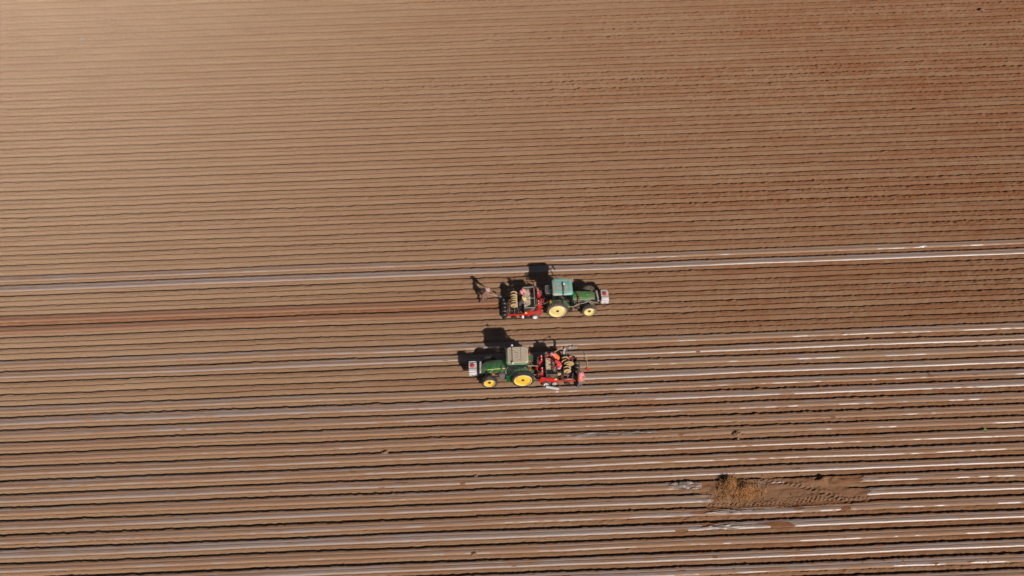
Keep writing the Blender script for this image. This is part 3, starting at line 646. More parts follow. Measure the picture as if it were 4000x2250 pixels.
# ------------------------------------------------------------------ planters
def spool(P, x, y0, y1, z, r, m=CARD, rr=None):
    o = MB(); r2 = r if rr is None else rr
    for yy, q in ((y0, r), (y1, r2)): o.lathe([(0.035, -.008), (q, -.008), (q, .008), (.035, .008), (.035, -.008)], (x, yy, z), 'Y', 32)
    e = o.build('tape_reel', m, P, True); t = MB()
    t.lathe([(0, -(y1 - y0) / 2 + .01), (r * .55, -(y1 - y0) / 2 + .01), (r * .55, (y1 - y0) / 2 - .01), (0, (y1 - y0) / 2 - .01)], (x, (y0 + y1) / 2, z), 'Y', 20); t.build('drip_tape', BLACK, e, True)
    return e
def planter(label, loc, rz, s, first):
    """x forward, origin on the ground under the tractor's rear axle; s = camera side"""
    P = thing('planter', label, 'planter', loc, rz, 'planters towed by tractors')
    f = MB()
    f.box((-1.30, 0, .62), (.14, 2.1, .14)); rf2 = MB(); rf2.box((-1.62, 0, .55), (.10, 1.9, .10)); rf2.box((-2.95, 0, .45), (.10, 1.9, .10)); rf2.box((-3.72, 0, .42), (.08, 1.9, .08)); rf2.build_each('cross_member', DARK, P)
    for q in (-1, 1): f.box((-3.1, q * .98, .43), (1.35, .09, .10)); 
    f.tube([(-1.0, 0, .55), (-1.3, 0, .95)], .05); f.box((-1.15, 0, .8), (.35, .3, .08)); f.tube([(-1.3, .42, .62), (-.95, .42, .5)], .04); f.tube([(-1.3, -.42, .62), (-.95, -.42, .5)], .04)
    f.build_each('frame', RED, P, True)
    for q in (-1, 1):
        sp = MB(); poly = [(-1.22, .42), (-1.20, .72), (-1.34, .98), (-1.55, .92), (-1.80, .76), (-2.45, .68), (-2.62, .55), (-2.60, .44), (-2.1, .44), (-1.9, .52), (-1.5, .50)]
        sp.prism(poly, q * .96, q * 1.02); sp.prism([(-1.22, .42), (-1.22, .48), (-2.6, .49), (-2.6, .42)], q * .92, q * 1.08)
        sp.box((-1.95, q * .90, .74), (.9, .10, .05)) ; sp.build('side_plate', RED, P)
    # metering units in two red columns
    for cy, n in ((.62, 2), (-.42, 2)):
        for k in range(n):
            yy = -s * cy + (k - .5) * .27
            u = MB(); u.box((-1.38, yy, .82), (.22, .17, .34), bev=.05); u.lathe([(0, .14), (.06, .13), (.10, .06), (.105, -.02)], (-1.40, yy, 1.02), 'Z', 14)
            u.box((-1.25, yy + .03, .72), (.12, .12, .26), bev=.03); u.tube([(-1.42, yy, .7), (-1.5, yy, .25)], .03)
            un = u.build('metering_unit', RED, P, True)
            w_ = MB(); w_.ball((-1.42, yy, 1.17), .045); w_.build('unit_cap', WHITE, un, True)
    ho = MB(); rr = random.Random(5)
    for k in range(8):
        y0 = -s * rr.choice([.62, -.42]) + rr.uniform(-.25, .25); ho.tube([(-1.3, y0, .95), (-1.15, y0 + .08, 1.0), (-1.1, y0 + .2, .8), (-1.25, y0 + .15, .6)], .014, 6)
    ho.build_each('hose', GREYP, P, True)
    # hopper
    hp = MB(); X0, X1, Y0, Y1, zt, zb, th = -2.52, -1.70, -.92, 1.06, 1.18, .62, .025
    Y0, Y1 = (Y0, Y1) if s < 0 else (-Y1, -Y0)
    cx_h, cy_h = (X0 + X1) / 2, (Y0 + Y1) / 2
    hp.box((X0, cy_h, .92), (th, Y1 - Y0, .50)); hp.box((X1, cy_h, .90), (th, Y1 - Y0, .56)); hp.box((cx_h, Y0, .90), (X1 - X0 + th, th, .56)); hp.box((cx_h, Y1, .90), (X1 - X0 + th, th, .56))
    hp.box((cx_h, cy_h, .60), (X1 - X0, Y1 - Y0, .04))
    hop = hp.build('hopper', DARK, P)
    rm = MB(); rm.box((X1, cy_h, 1.19), (.045, Y1 - Y0 + .05, .03)); rm.box((cx_h, Y0, 1.19), (X1 - X0, .045, .03)); rm.box((cx_h, Y1, 1.19), (X1 - X0, .045, .03))
    if first: rm.tube([(X1, cy_h - .1, 1.2), (X0 + .25, cy_h - .12, 1.22)], .016, 6)
    rm.build_each('hopper_rim', SEAT if first else GREYP, hop)
    # heap of seed bulbs, highest against the rear wall
    sd_ = MB(); rr = random.Random(8 if first else 9); nx, ny = 15, 34; vs = []
    frac = .62 if first else .40
    for j in range(ny):
        for i in range(nx):
            u = i / (nx - 1); v = j / (ny - 1); z = .68 + (.44 if first else .36) * max(0, 1 - u / frac) ** .6 * (.9 + .2 * math.sin(v * 17)) + rr.uniform(-.02, .02)
            vs.append((X0 + .02 + u * (X1 - X0 - .04), Y0 + .02 + v * (Y1 - Y0 - .04), z))
    sd_.add(vs, [(j * nx + i, j * nx + i + 1, (j + 1) * nx + i + 1, (j + 1) * nx + i) for j in range(ny - 1) for i in range(nx - 1)])
    for k in range(260):
        u = rr.random() * frac; v = rr.random(); z = .70 + (.44 if first else .36) * max(0, 1 - u / frac) ** .6 + .015
        sd_.ball((X0 + .03 + u * (X1 - X0), Y0 + .05 + v * (Y1 - Y0 - .1), z), rr.uniform(.02, .04), 6)
    sh = sd_.build('seed_heap', BULB, hop); sh['kind'] = 'stuff'
    # seats
    for yy in (-s * .55, s * .25): q = MB(); q.box((-2.85, yy, .62), (.30, .34, .07), bev=.03); q.tube([(-2.85, yy, .45), (-2.85, yy, .6)], .03); q.build('seat', BLACK, P, True)
    dk = MB(); dk.box((-2.75, 0, .30), (.5, 1.8, .04)); dk.build('footboard', DARK, P)
    # ground wheels
    for q in (-1, 1):
        t = MB(); t.lathe([(.17, -.08), (.22, -.10), (.29, -.085), (.305, 0), (.29, .085), (.22, .10), (.17, .08), (.17, -.08)], (-1.68, q * 1.08, .27), 'Y', 28)
        w_ = t.build('ground_wheel', TYREA, P, True)
        r_ = MB(); r_.lathe([(0, q * .05), (.05, q * .055), (.055, q * .03), (.13, q * .035), (.17, q * .08), (.18, q * .095)], (-1.68, q * 1.08, .27), 'Y', 22); r_.lathe([(0, 0), (.17, 0)], (-1.68, q * 1.08, .27), 'Y', 22); r_.build('rim', WHITE, w_, True)
        t = MB(); t.lathe([(0, .03), (.13, .04), (.17, .02), (.17, -.02), (.13, -.04), (0, -.03)], (-2.28, q * 1.06, .17), 'Y', 20); t.build('press_disc', SEAT if not first else DARK, P, True)
        t = MB(); t.tube([(-2.55, q * 1.02, .45), (-2.60, q * 1.10, .20)], .035); t.tube([(-3.2, q * 1.02, .4), (-3.25, q * 1.06, .12)], .03); t.box((-3.25, q * 1.05, .16), (.36, .05, .24), bev=.01); t.build_each('furrow_opener', DARK, P, True)
    if first:
        t = MB(); t.tube([(-2.64, s * 1.0, .35), (-2.64, s * 1.18, .22)], .10, 14); t.build('tape_core', WHITE, P, True)
    # drip tape reels on posts
    post = MB()
    for yy in (s * .86, -s * .95): post.tube([(-3.25, yy, .42), (-3.25, yy, 1.25)], .02, 6)
    post.tube([(-3.25, -.95, 1.1), (-3.25, .95, 1.1)], .018, 6); post.tube([(-3.62, s * .9, .42), (-3.62, s * .8, 1.1)], .018, 6)
    for yy in (0, s * .5, -s * .5): post.tube([(-3.05, yy, .42), (-3.0, yy, .9)], .025, 6)
    post.build('reel_stand', STEEL, P, True)
    if first:
        spool(P, -3.25, *sorted((s * .60, s * .36)), 1.1, .27); spool(P, -3.25, *sorted((s * .12, -s * .06)), 1.1, .25); spool(P, -3.25, *sorted((-s * .30, -s * .58)), 1.1, .27)
    else:
        spool(P, -3.25, *sorted((s * .62, s * .36)), 1.1, .27); spool(P, -3.40, *sorted((s * .14, s * .04)), 1.15, .36, rr=.26); spool(P, -3.15, *sorted((-s * .22, -s * .48)), 1.1, .27)
        c = MB(); c.lathe([(0, -.01), (.17, -.01), (.17, .01), (0, .01)], (-2.62, s * .78, 1.0), 'Y', 20); c.build('cardboard_disc', CARD, P, True)
    # clutter: film guides, brackets, chains
    cl = MB(); rr = random.Random(12 if first else 13)
    for k in range(26):
        x = rr.uniform(-3.8, -2.65); yy = rr.uniform(-.95, .95); z = rr.uniform(.25, .62)
        if rr.random() < .5: cl.box((x, yy, z), (rr.uniform(.05, .25), rr.uniform(.04, .12), rr.uniform(.04, .15)), rot=Matrix.Rotation(rr.uniform(0, 3), 3, 'Z'))
        else: cl.tube([(x, yy, z), (x + rr.uniform(-.2, .2), yy + rr.uniform(-.15, .15), z + rr.uniform(-.1, .3))], .018, 6)
    cl.build('film_guide', DARK if first else RUST, P)
    # black rubber press rollers and film roll
    for k, yy in enumerate((-.86, -.50, -.14, .22, .58)):
        t = MB(); t.lathe([(0, -.14), (.17, -.14), (.22, -.09), (.23, 0), (.22, .09), (.17, .14), (0, .14)], (-4.02 + .02 * math.sin(k), s * -yy, .28), 'Y', 22); t.build('press_roller', BLACK if first else DARK, P, True)
    ax = MB(); ax.tube([(-4.02, -1.1, .28), (-4.02, 1.1, .28)], .03, 8)
    for q in (-1, 1): ax.tube([(-3.72, q * 1.0, .42), (-4.02, q * 1.06, .28)], .03, 8); ax.box((-4.0, q * 1.1, .12), (.18, .05, .3), bev=.01)
    ax.build('roller_axle', DARK, P, True)
    yt = MB(); yt.box((-2.38, s * 1.03, .66), (.18, .012, .06)); yt.box((-2.38, s * .99, .692), (.18, .06, .006)); yt.build('warning_tag', STRIPE, P)
    return P
PA = planter('red two row planter behind the upper tractor, tan tape reels in the middle', (4.45, TA_C, -.06), 0, -1, True)
PB = planter('red two row planter behind the lower tractor with a large tan reel disc', (1.57, TB_C, -.06), R(180), 1, False)

# ------------------------------------------------------------------ people
def person(label, loc, rz, J, shirt, legs, head='hood', headm=PINK, vest=None, group=None, boots=BOOT, fat=1.22):
    """J: joints in local metres; x = facing direction"""
    P = thing('person', label, 'person', loc, rz, group)
    V = []; E = []; Rd = []
    def add(p, r, parent=None): V.append(Vector(p)); Rd.append(r); (E.append((parent, len(V) - 1)) if parent is not None else None); return len(V) - 1
    pel = add(J['pelvis'], .135); wa = add(J['waist'], .125, pel); ch = add(J['chest'], .155, wa); nk = add(J['neck'], .06, ch)
    hp = Vector(J['head']); add(Vector(J['neck']).lerp(hp, .55), .075, nk); h1 = add(hp, .10, len(V) - 1); add(hp + (hp - Vector(J['neck'])).normalized() * .10, .07, h1)
    tags = {}
    for q, sn in ((1, 'L'), (-1, 'R')):
        s_ = J['sh' + sn]; e_ = J['el' + sn]; w_ = J['ha' + sn]
        a = add(s_, .065, ch); b = add(e_, .048, a); w0 = add(Vector(e_).lerp(Vector(w_), .88), .030, b)
        dirn = (Vector(w_) - Vector(e_)).normalized(); sid = dirn.cross(Vector((0, 0, 1))); sid = sid.normalized() if sid.length > .1 else Vector((0, 1, 0)); dwn = dirn.cross(sid) * (1 if dirn.cross(sid).z < 0 else -1)
        hn = add(Vector(w_) + dirn * .03, .034, w0)
        for k in range(4):
            off = sid * (k - 1.5) * .022; f1 = add(Vector(w_) + dirn * .075 + off, .010, hn); f2 = add(Vector(w_) + dirn * (.11 - abs(k - 1.3) * .006) + off + dwn * .02, .009, f1); add(Vector(w_) + dirn * .115 + off + dwn * .045, .008, f2)
        th_ = add(Vector(w_) + dirn * .02 + sid * .045 * q + dwn * .01, .012, hn); add(Vector(w_) + dirn * .06 + sid * .055 * q + dwn * .03, .010, th_)
        hj = add(J['hip' + sn], .095, pel); k_ = add(J['kn' + sn], .065, hj); an = add(J['an' + sn], .045, k_); tf = Vector(J['an' + sn]) + Vector((.14, 0, -.06)); add(Vector(J['an' + sn]) + Vector((0, 0, -.04)), .045, an); add(tf, .04, len(V) - 1)
    me = bpy.data.meshes.new('body'); me.from_pydata(V, E, []); o = bpy.data.objects.new('body', me); S.collection.objects.link(o)
    md = o.modifiers.new('skin', 'SKIN'); me.skin_vertices[0].data[0].use_root = True
    for i, r_ in enumerate(Rd): me.skin_vertices[0].data[i].radius = (r_ * (fat if r_ > .04 else 1.1 if r_ > .025 else 1), r_ * (fat if r_ > .04 else 1.1 if r_ > .025 else 1))
    md.use_smooth_shade = True; sb = o.modifiers.new('sub', 'SUBSURF'); sb.levels = 1; sb.render_levels = 1
    dg = bpy.context.evaluated_depsgraph_get(); m2 = bpy.data.meshes.new_from_object(o.evaluated_get(dg)); m2.name = 'body'
    o.modifiers.clear(); o.data = m2; o.parent = P
    m2.materials.clear()
    for m_ in (shirt, legs, SKIN, boots): m2.materials.append(m_)
    bones = [(J['pelvis'], J['waist'], 1), (J['waist'], J['chest'], 0), (J['chest'], J['neck'], 0), (hp, hp + Vector((0, 0, .05)), 2)]
    for sn in 'LR':
        w0 = Vector(J['el' + sn]).lerp(Vector(J['ha' + sn]), .86); bones += [(J['chest'], J['sh' + sn], 0), (J['sh' + sn], J['el' + sn], 0), (J['el' + sn], w0, 0), (w0, Vector(J['ha' + sn]) + (Vector(J['ha' + sn]) - w0), 2), (J['pelvis'], J['hip' + sn], 1), (J['hip' + sn], J['kn' + sn], 1), (J['kn' + sn], J['an' + sn], 1), (Vector(J['an' + sn]) + Vector((0, 0, -.05)), Vector(J['an' + sn]) + Vector((.14, 0, -.06)), 3)]
    for p in m2.polygons:
        c = p.center; best = 9
        for a, b, mi in bones:
            a = Vector(a); b = Vector(b); ab = b - a; t = max(0, min(1, (c - a).dot(ab) / max(ab.length_squared, 1e-9))); d = (a + ab * t - c).length
            if d < best: best = d; p.material_index = mi
    # face: nose, eyes, ears are part of a small head detail mesh
    up_ = (hp - Vector(J['neck'])).normalized(); fwd_ = Vector((1, 0, 0)); fwd_ = (fwd_ - up_ * fwd_.dot(up_)).normalized(); sid = up_.cross(fwd_)
    fc = MB(); fc.ball(hp + fwd_ * .105, (.018, .014, .022), 6)
    for q in (-1, 1): fc.ball(hp + fwd_ * .088 + sid * q * .034 + up_ * .02, .010, 6); fc.ball(hp + sid * q * .098, (.015, .012, .028), 6)
    fc.ball(hp + fwd_ * .092 - up_ * .045, (.012, .026, .008), 6); fc.build('face', SKIN, P, True)
    hm = MB()
    if head == 'hood':
        hm.ball(hp - fwd_ * .015 + up_ * .02, (.125, .125, .135), 12); rg = []
        c0 = Vector(J['neck'])
        for k, (t, r_) in enumerate(((.5, .10), (.1, .12), (-.4, .17))):
            cc = c0 + (hp - c0) * t; rg.append([cc + (fwd_ * math.cos(a) + sid * math.sin(a)) * r_ for a in np.linspace(0, 2 * math.pi, 13)[:-1]])
        hm.loft(rg, False); hm.build('headscarf', headm, P, True)
        br_ = MB(); br_.lathe([(.12, .03), (.19, .0), (.20, -.012), (.12, .012)], (0, 0, 0), 'Z', 16); bo = br_
        rot = up_.to_track_quat('Z', 'Y').to_matrix(); bo.v = [tuple(rot @ Vector(v) + hp + up_ * .05) for v in bo.v]; bo.build('hat_brim', headm, P, True)
    else:
        rot = up_.to_track_quat('Z', 'Y').to_matrix()
        hm.lathe([(0, .15), (.07, .145), (.11, .10), (.12, .05), (.21, .02), (.24, -.01), (.21, .0), (.11, .03)], (0, 0, 0), 'Z', 20); hm.v = [tuple(rot @ Vector(v) + hp + up_ * .02) for v in hm.v]; hm.build('sun_hat', headm, P, True)
    if vest:
        vs_ = MB(); pts = [Vector(J['pelvis']), Vector(J['waist']), Vector(J['chest']), Vector(J['neck'])]; rg = []
        for t, rx, ry in ((0.05, .19, .225), (.9, .19, .22), (1.8, .205, .25), (2.3, .19, .25), (2.8, .11, .17)):
            i = min(2, int(t)); cc = pts[i].lerp(pts[i + 1], t - i); tn = (pts[i + 1] - pts[i]).normalized(); fx = (Vector((1, 0, 0)) - tn * tn.x).normalized(); sy_ = tn.cross(fx)
            rg.append([cc + fx * math.cos(a) * rx + sy_ * math.sin(a) * ry for a in np.linspace(0, 2 * math.pi, 15)[:-1]])
        vs_.loft(rg, False); vs_.build('vest', vest, P, True)
    return P
def stand(h=1.0, lean=0.0, reach=.35, sit=0.0):
    """joint set of a standing figure bent forward at the hips by lean (radians)"""
    zp = .95 * h; c, s_ = math.cos(lean), math.sin(lean)
    def tr(d, y=0, f=0): return (s_ * d + c * f, y, zp + c * d - s_ * f)
    J = dict(pelvis=(0, 0, zp), waist=tr(.18 * h), chest=tr(.40 * h), neck=tr(.56 * h), head=tr(.70 * h, 0, .03))
    for q, n in ((1, 'L'), (-1, 'R')):
        J['sh' + n] = tr(.48 * h, q * .18); sx = Vector(J['sh' + n])
        J['el' + n] = tuple(sx + Vector((reach * .35 + .05, q * .07, -.26 * h))); J['ha' + n] = tuple(sx + Vector((reach, q * .0, -.40 * h + reach * .3)))
        J['hip' + n] = (0, q * .10, zp - .06); J['kn' + n] = (.04 + .03 * q, q * .11, .50 * h); J['an' + n] = (-.02 + .10 * q, q * .12, .10)
    return J
def sitting(zs=.68, lean=.6, reach=.45):
    c, s_ = math.cos(lean), math.sin(lean); zp = zs + .10
    def tr(d, y=0, f=0): return (s_ * d + c * f, y, zp + c * d - s_ * f)
    J = dict(pelvis=(0, 0, zp), waist=tr(.18), chest=tr(.40), neck=tr(.56), head=tr(.70, 0, .05))
    for q, n in ((1, 'L'), (-1, 'R')):
        J['sh' + n] = tr(.48, q * .18); sx = Vector(J['sh' + n])
        J['el' + n] = tuple(sx + Vector((.16, q * .09, -.24))); J['ha' + n] = tuple(sx + Vector((reach, q * .02, -.28)))
        J['hip' + n] = (.02, q * .10, zp - .02); J['kn' + n] = (.36, q * .16, zp - .06); J['an' + n] = (.30, q * .15, zp - .44)
    return J
# upper planter crew
GW = 'farm workers riding and following the planters'
person('worker in pink clothes and headscarf bent over the upper planter hopper', (4.45 - 2.86, TA_C + .56, .0), 0, sitting(.68, .45, .42), PINK, PURPLE, 'hood', PINK, None, GW)
person('worker in dark purple with a yellow hat seated at the upper planter hopper', (4.45 - 2.88, TA_C - .22, .0), 0, sitting(.68, .50, .45), PURPLE, PURPLE, 'hat', STRAWH, None, GW)
# walking worker with a shovel, left of the upper planter
pw = at(1850 + 470 / 12.075, 1080 + 1190 / 12.075); J = stand(.97, .52, .5)
J['haL'] = (.80, .10, .86); J['elL'] = (.52, .22, .98); J['haR'] = (.62, -.08, .80); J['elR'] = (.38, -.24, .96); J['anL'] = (.16, .12, .10); J['anR'] = (-.26, -.10, .10); J['knR'] = (-.02, -.12, .5); J['knL'] = (.16, .12, .52)
person('worker in faded brown clothes and pale hat holding a shovel behind the upper planter', (pw.x, pw.y, gz(pw.x, pw.y)), 0, J, MAUVE, MAUVE, 'hat', PALEC, None, GW, fat=1.5)
def shovel(label, loc, a, b, blade=.26, bm=STEEL, hm=WOOD, roll=0.0, w=.20, cat='shovel'):
    T = thing('shovel', label, cat, loc, 0)
    a = Vector(a); b = Vector(b); d = (b - a).normalized(); sd_ = d.cross(Vector((0, 0, 1))).normalized(); nn = sd_.cross(d)
    h = MB(); h.tube([a, b], .020, 8); h.build('handle', hm, T, True)
    k = MB(); rg = []
    for t, ww in ((-.02, .25), (.10, .9), (.5, 1.0), (.85, .75), (1.0, .1)):
        c = b + d * blade * t; rg.append([c - sd_ * w / 2 * ww + nn * .03, c - sd_ * w / 4 * ww + nn * .008, c + sd_ * w / 4 * ww + nn * .008, c + sd_ * w / 2 * ww + nn * .03, c + sd_ * w / 2 * ww + nn * .024, c + nn * 0, c - sd_ * w / 2 * ww + nn * .024])
    k.loft(rg); k.build('blade', bm, T, True); return T
shovel('long shovel held out by the worker walking behind the upper planter', (pw.x, pw.y, gz(pw.x, pw.y)), (.30, .02, .98), (1.16, -.06, .66), .27, GREYP, HOSE)
# lower planter crew
person('worker in orange vest and pink headscarf leaning over the lower planter hopper', (1.57 + 2.62, TB_C + .72, .0), R(180), sitting(.72, .62, .45), LRED, PURPLE, 'hood', PINK, ORANGE, GW)
person('worker in bright red clothes seated beside the orange vest worker on the lower planter', (1.57 + 2.86, TB_C - .02, .0), R(165), sitting(.64, .55, .4), LRED, PINK, 'hood', LRED, None, GW)
pc = at(2080 + 1330 / 7.243, 1340 + 1225 / 7.243); J = stand(1.0, .08, .28)
person('standing worker in orange vest and pink headscarf at the tail of the lower planter', (pc.x, pc.y, gz(pc.x, pc.y)), R(-20), J, PINK, DENIM, 'hood', PINK, ORANGE, GW)

# ------------------------------------------------------------------ dusty air over the field
def haze():
    q = MB(); q.box((0, 500, 37.0), (7600, 8200, 78)); m = bpy.data.materials.new('dusty air'); m.use_nodes = True; n = m.node_tree
    n.nodes.remove(n.nodes['Principled BSDF']); v = n.nodes.new('ShaderNodeVolumePrincipled'); v.inputs['Color'].default_value = (.97, .85, .80, 1)
    v.inputs['Density'].default_value = .00005; v.inputs['Anisotropy'].default_value = -.79
    n.links.new(v.outputs[0], n.nodes['Material Output'].inputs['Volume']); o = q.build('haze', m); tag(o, 'thin dusty air over the field', kind='stuff'); o.display_type = 'WIRE'
haze()
# ------------------------------------------------------------------ loose things
b0 = at(2080 + 1565 / 7.243, 1340 + 755 / 7.243); zg = gz(b0.x, b0.y)
shovel('red bladed shovel leaning low over the film right of the lower planter', (b0.x, b0.y, zg), (-.03, 1.25, .36), (0, .10, .12), .22, REDP, WOOD, w=.24)
p0 = at(2080 + 590 / 7.243, 1340 + 275 / 7.243, 1.2); p1 = at(2080 + 870 / 7.243, 1340 + 145 / 7.243, 1.2)
t = thing('hoe', 'hoe with pale handle sticking out beside the worker on the lower planter', 'hoe', p0)
q = MB(); dlt = p1 - p0 + Vector((0, 0, .15)); q.tube([(0, 0, 0), tuple(dlt)], .02, 8); q.build('handle', WOOD, t, True)
q = MB(); q.box(tuple(dlt + Vector((.03, -.02, -.03))), (.14, .20, .02), rot=Matrix.Rotation(.8, 3, 'Y')); q.build('blade', BLACK, t)
def roll(label, c, a, l, r, tilt=0.0):
    T = thing('film_roll', label, 'film roll', c, a, 'white rolls of plastic film')
    m = MB(); d = Vector((math.cos(tilt), 0, math.sin(tilt))); m.tube([-d * l / 2, -d * l / 2.02, Vector((0, 0, 0)), d * l / 2.02, d * l / 2], r, 20); m.build('roll', FILMW, T, True)
    m = MB(); m.tube([-d * (l / 2 + .03), d * (l / 2 + .03)], r * .35, 12); m.build('core', CARD, T, True); return T
ra = at(2080 + 385 / 7.243, 1340 + 1240 / 7.243, .1); rb = at(2080 + 745 / 7.243, 1340 + 1300 / 7.243, .1); rc = (ra + rb) / 2
roll('white roll of film lying on the soil below the lower planter', (rc.x, rc.y, gz(rc.x, rc.y) + .13), math.atan2(rb.y - ra.y, rb.x - ra.x), (rb - ra).length, .105)
ra = at(2080 + 905 / 7.243, 1340 + 150 / 7.243, 1.0); rb = at(2080 + 880 / 7.243, 1340 + 330 / 7.243, .8); rc = (ra + rb) / 2
roll('white roll of film standing on the far corner of the lower planter', tuple(rc), math.atan2(rb.y - ra.y, rb.x - ra.x), .52, .085, -.35)
def scrap(label, px, py, lx, ly, seed, h=.10, m=FILMW, name='film_scrap', cat='film scrap', group=None, thick=.004, rz=0):
    c = at(px, py); nx, ny = 22, 12; v = []; rr = random.Random(seed)
    X_, Y_ = np.meshgrid(np.linspace(-lx / 2, lx / 2, nx), np.linspace(-ly / 2, ly / 2, ny)); ca, sa = math.cos(rz), math.sin(rz)
    wx = c.x + X_ * ca - Y_ * sa; wy = c.y + X_ * sa + Y_ * ca
    ed = np.clip(1 - (X_ / (lx / 2)) ** 4, 0, 1)
    z0 = gz(c.x, c.y); z = ground_z(wx, wy, .4) - z0 + .02 + h * ed * np.abs(vn(wx, wy, lx * .12, ly * .35, 300 + seed)) * 2
    pin = 1 - .5 * np.abs(X_ / (lx / 2)) + .35 * vn(wx, wy * 0, lx * .2, 1, 310 + seed)
    pts = np.stack([wx - c.x, (wy - c.y) * pin, z], -1).reshape(-1, 3)
    q = MB(); q.add([tuple(p) for p in pts] + [(p[0], p[1], p[2] + thick) for p in pts], [])
    n = nx * ny
    for j in range(ny - 1):
        for i in range(nx - 1):
            a = j * nx + i
            for o_ in (0, n): q.f.append((a + o_, a + 1 + o_, a + nx + 1 + o_, a + nx + o_)); q.mi.append(0)
    o = q.build(name, m, None, True); o.location = (c.x, c.y, z0)
    return tag(o, label, cat, group)
FG = 'loose scraps of plastic film on the field'
FILMG = mat('crumpled clear film', (.25, .20, .175), .45, var=.4, scale=3, bump=.4, dirt=.5, dirtcol=(.20, .12, .07))
scrap('small bright white film scrap right of the roll standing on the lower planter', 2080 + 1010 / 7.243, 1340 + 185 / 7.243, .40, .14, 1, .08, group=FG, rz=.5)
scrap('dull crumpled film scrap above the leaning shovel behind the lower planter', 2080 + 1130 / 7.243, 1340 + 130 / 7.243, .75, .4, 2, .10, FILMG, group=FG)
scrap('large crumpled sheet of clear film at the left end of the straw patch', 2480 + 450 / 2.3, 1700 + 452 / 2.3, 2.3, .8, 3, .13, FILMG, group=FG, rz=-.1)
scrap('white film flake on the far strip above the upper planter', 1780 + 640 / 3.903, 1000 + 98 / 3.903, .9, .13, 4, .04, FILMG, group=FG)
scrap('long narrow white film ribbon lying right of the straw heap', 2480 + 1140 / 2.3, 1700 + 433 / 2.3, 3.1, .07, 5, .03, group=FG, rz=.09)
scrap('lifted white film fold on the strip just below the straw heap', 2480 + 860 / 2.3, 1700 + 690 / 2.3, 3.4, .24, 6, .08, FILMG, group=FG, rz=.03)
scrap('grey lifted film sheet on the second strip below the straw patch', 2480 + 780 / 2.3, 1700 + 830 / 2.3, 3.3, .42, 7, .09, FILMG, group=FG, rz=.05)
scrap('white torn film bits on the farthest strip, near the right edge', 3000 + 1460 / 2.415, 900 + 155 / 2.415, .75, .16, 8, .06, group=FG, rz=.3)
scrap('pale film scrap far up the field near its top left corner', 320, 152, .5, .25, 9, .06, FILMG, group=FG)
scrap('small pale rag of film lying in the bare rows at the top right', 3202, 93, .4, .2, 10, .05, FILMG, group=FG, rz=.2)
scrap('left of two long rumpled rows of film folds below the lower planter', 2300, 1701, 4.2, .35, 11, .07, FILMG, group=FG, rz=.05)
scrap('right of two long rumpled rows of film folds below the lower planter', 2480, 1693, 3.0, .28, 12, .07, FILMG, group=FG, rz=.05)
scrap('tiny white film bit on the soil below the white film roll', 2080 + 695 / 7.243, 1340 + 1382 / 7.243, .16, .12, 13, .05, group=FG)
def clod(label, px, py, r, seed):
    c = at(px, py); rr = random.Random(seed); q = MB(); r = r * .68
    q.ball((0, 0, r * .35), (r, r * .75, r * .6), 12); q.v = [(x * rr.uniform(.8, 1.25), y * rr.uniform(.8, 1.25), z * rr.uniform(.8, 1.2)) for x, y, z in q.v]
    for k in range(4): a = rr.uniform(0, 6.3); q.ball((r * 1.1 * math.cos(a), r * math.sin(a), r * .15), r * rr.uniform(.25, .5), 6)
    o = q.build('soil_clod', SOIL, None, False); a_ = o.data.attributes.new('damp_shade', 'FLOAT', 'POINT'); a_.data.foreach_set('value', [.35] * len(q.v)); o.location = (c.x, c.y, gz(c.x, c.y)); return tag(o, label, 'soil clod', 'large clods of soil on the field')
clod('large soil clod on the rows close to the top right corner', 3836, 40, .32, 1)
clod('dark clump of soil on the furrow above the trampled patch, right of centre', 2880, 1700, .42, 2)
clod('clump of soil on the furrow in the lower middle of the field', 1505, 1768, .30, 3)
clod('soil clod low in the bottom middle with a torn film edge', 1852, 2165, .28, 4)
clod('soil clod on a furrow in the lower middle left of the straw patch', 1858, 1860, .20, 5)
clod('left one of two clods side by side on the bare rows at top right', 3412, 360, .26, 6)
clod('right one of two clods side by side on the bare rows at top right', 3444, 361, .24, 7)
clod('soil clod on a bare furrow top right, above the pair of clods', 3752, 174, .30, 8)
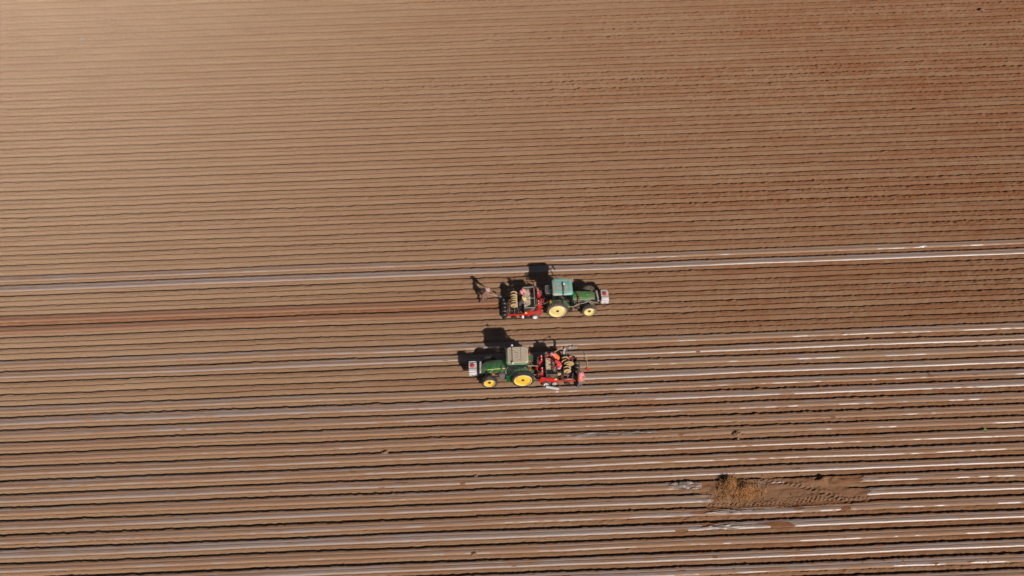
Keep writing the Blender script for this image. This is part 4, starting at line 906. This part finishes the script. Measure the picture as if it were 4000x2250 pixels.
# straw heap
rr = random.Random(77); q = MB(); hc = at(2868, 1912); hb = []
for k in range(1700):
    lob = rr.random()
    if lob < .38: px, py, sx, sy = 2846, 1898, 15, 22
    elif lob < .74: px, py, sx, sy = 2910, 1918, 17, 16
    else: px, py, sx, sy = 2890, 1925, 55, 26
    px += rr.gauss(0, sx); py += rr.gauss(0, sy * .8)
    p = at(px, py); d2 = ((px - 2880) / 75) ** 2 + ((py - 1912) / 45) ** 2
    z = gz(p.x, p.y) if k % 8 == 0 or not hb else hb[-1]; hb.append(z)
    z = z + (.42 * math.exp(-((px - 2846) / 24) ** 2 - ((py - 1896) / 22) ** 2) + .36 * math.exp(-((px - 2910) / 26) ** 2 - ((py - 1918) / 18) ** 2)) * rr.uniform(.25, 1) + .01
    a = rr.gauss(math.pi / 2, .6) if rr.random() < .6 else rr.uniform(0, 3.14); L = rr.uniform(.15, .55); tl = rr.uniform(-.5, .5); w_ = rr.uniform(.010, .022)
    d = Vector((math.cos(a) * math.cos(tl), math.sin(a) * math.cos(tl), math.sin(tl))) * L / 2; n_ = Vector((-math.sin(a), math.cos(a), 0)) * w_; c = Vector((p.x - hc.x, p.y - hc.y, z)); ben = Vector((0, 0, rr.uniform(.01, .06)))
    q.add([c - d - n_, c - d + n_, c + ben + n_, c + ben - n_, c + d + n_ * .3, c + d - n_ * .3], [(0, 1, 2, 3), (3, 2, 4, 5)])
o = q.build('straw_heap', STRAW); o.location = (hc.x, hc.y, 0); tag(o, 'heap of dry brown straw on the trampled patch at lower right', 'straw heap', kind='stuff')
# a single green weed
wp = at(3848, 1682); q = MB(); rr = random.Random(3)
for k in range(14): a = rr.uniform(0, 6.3); L = rr.uniform(.10, .22); e_ = Vector((math.cos(a) * L, math.sin(a) * L, rr.uniform(.04, .14))); n_ = Vector((-math.sin(a), math.cos(a), 0)) * .025; q.add([(0, 0, 0), e_ * .5 + n_, e_, e_ * .5 - n_], [(0, 1, 2, 3)])
o = q.build('weed', mat('weed leaf', (.18, .30, .06), .6)); o.location = (wp.x, wp.y, gz(wp.x, wp.y)); tag(o, 'tiny pale green weed in a furrow near the right edge', 'plant')
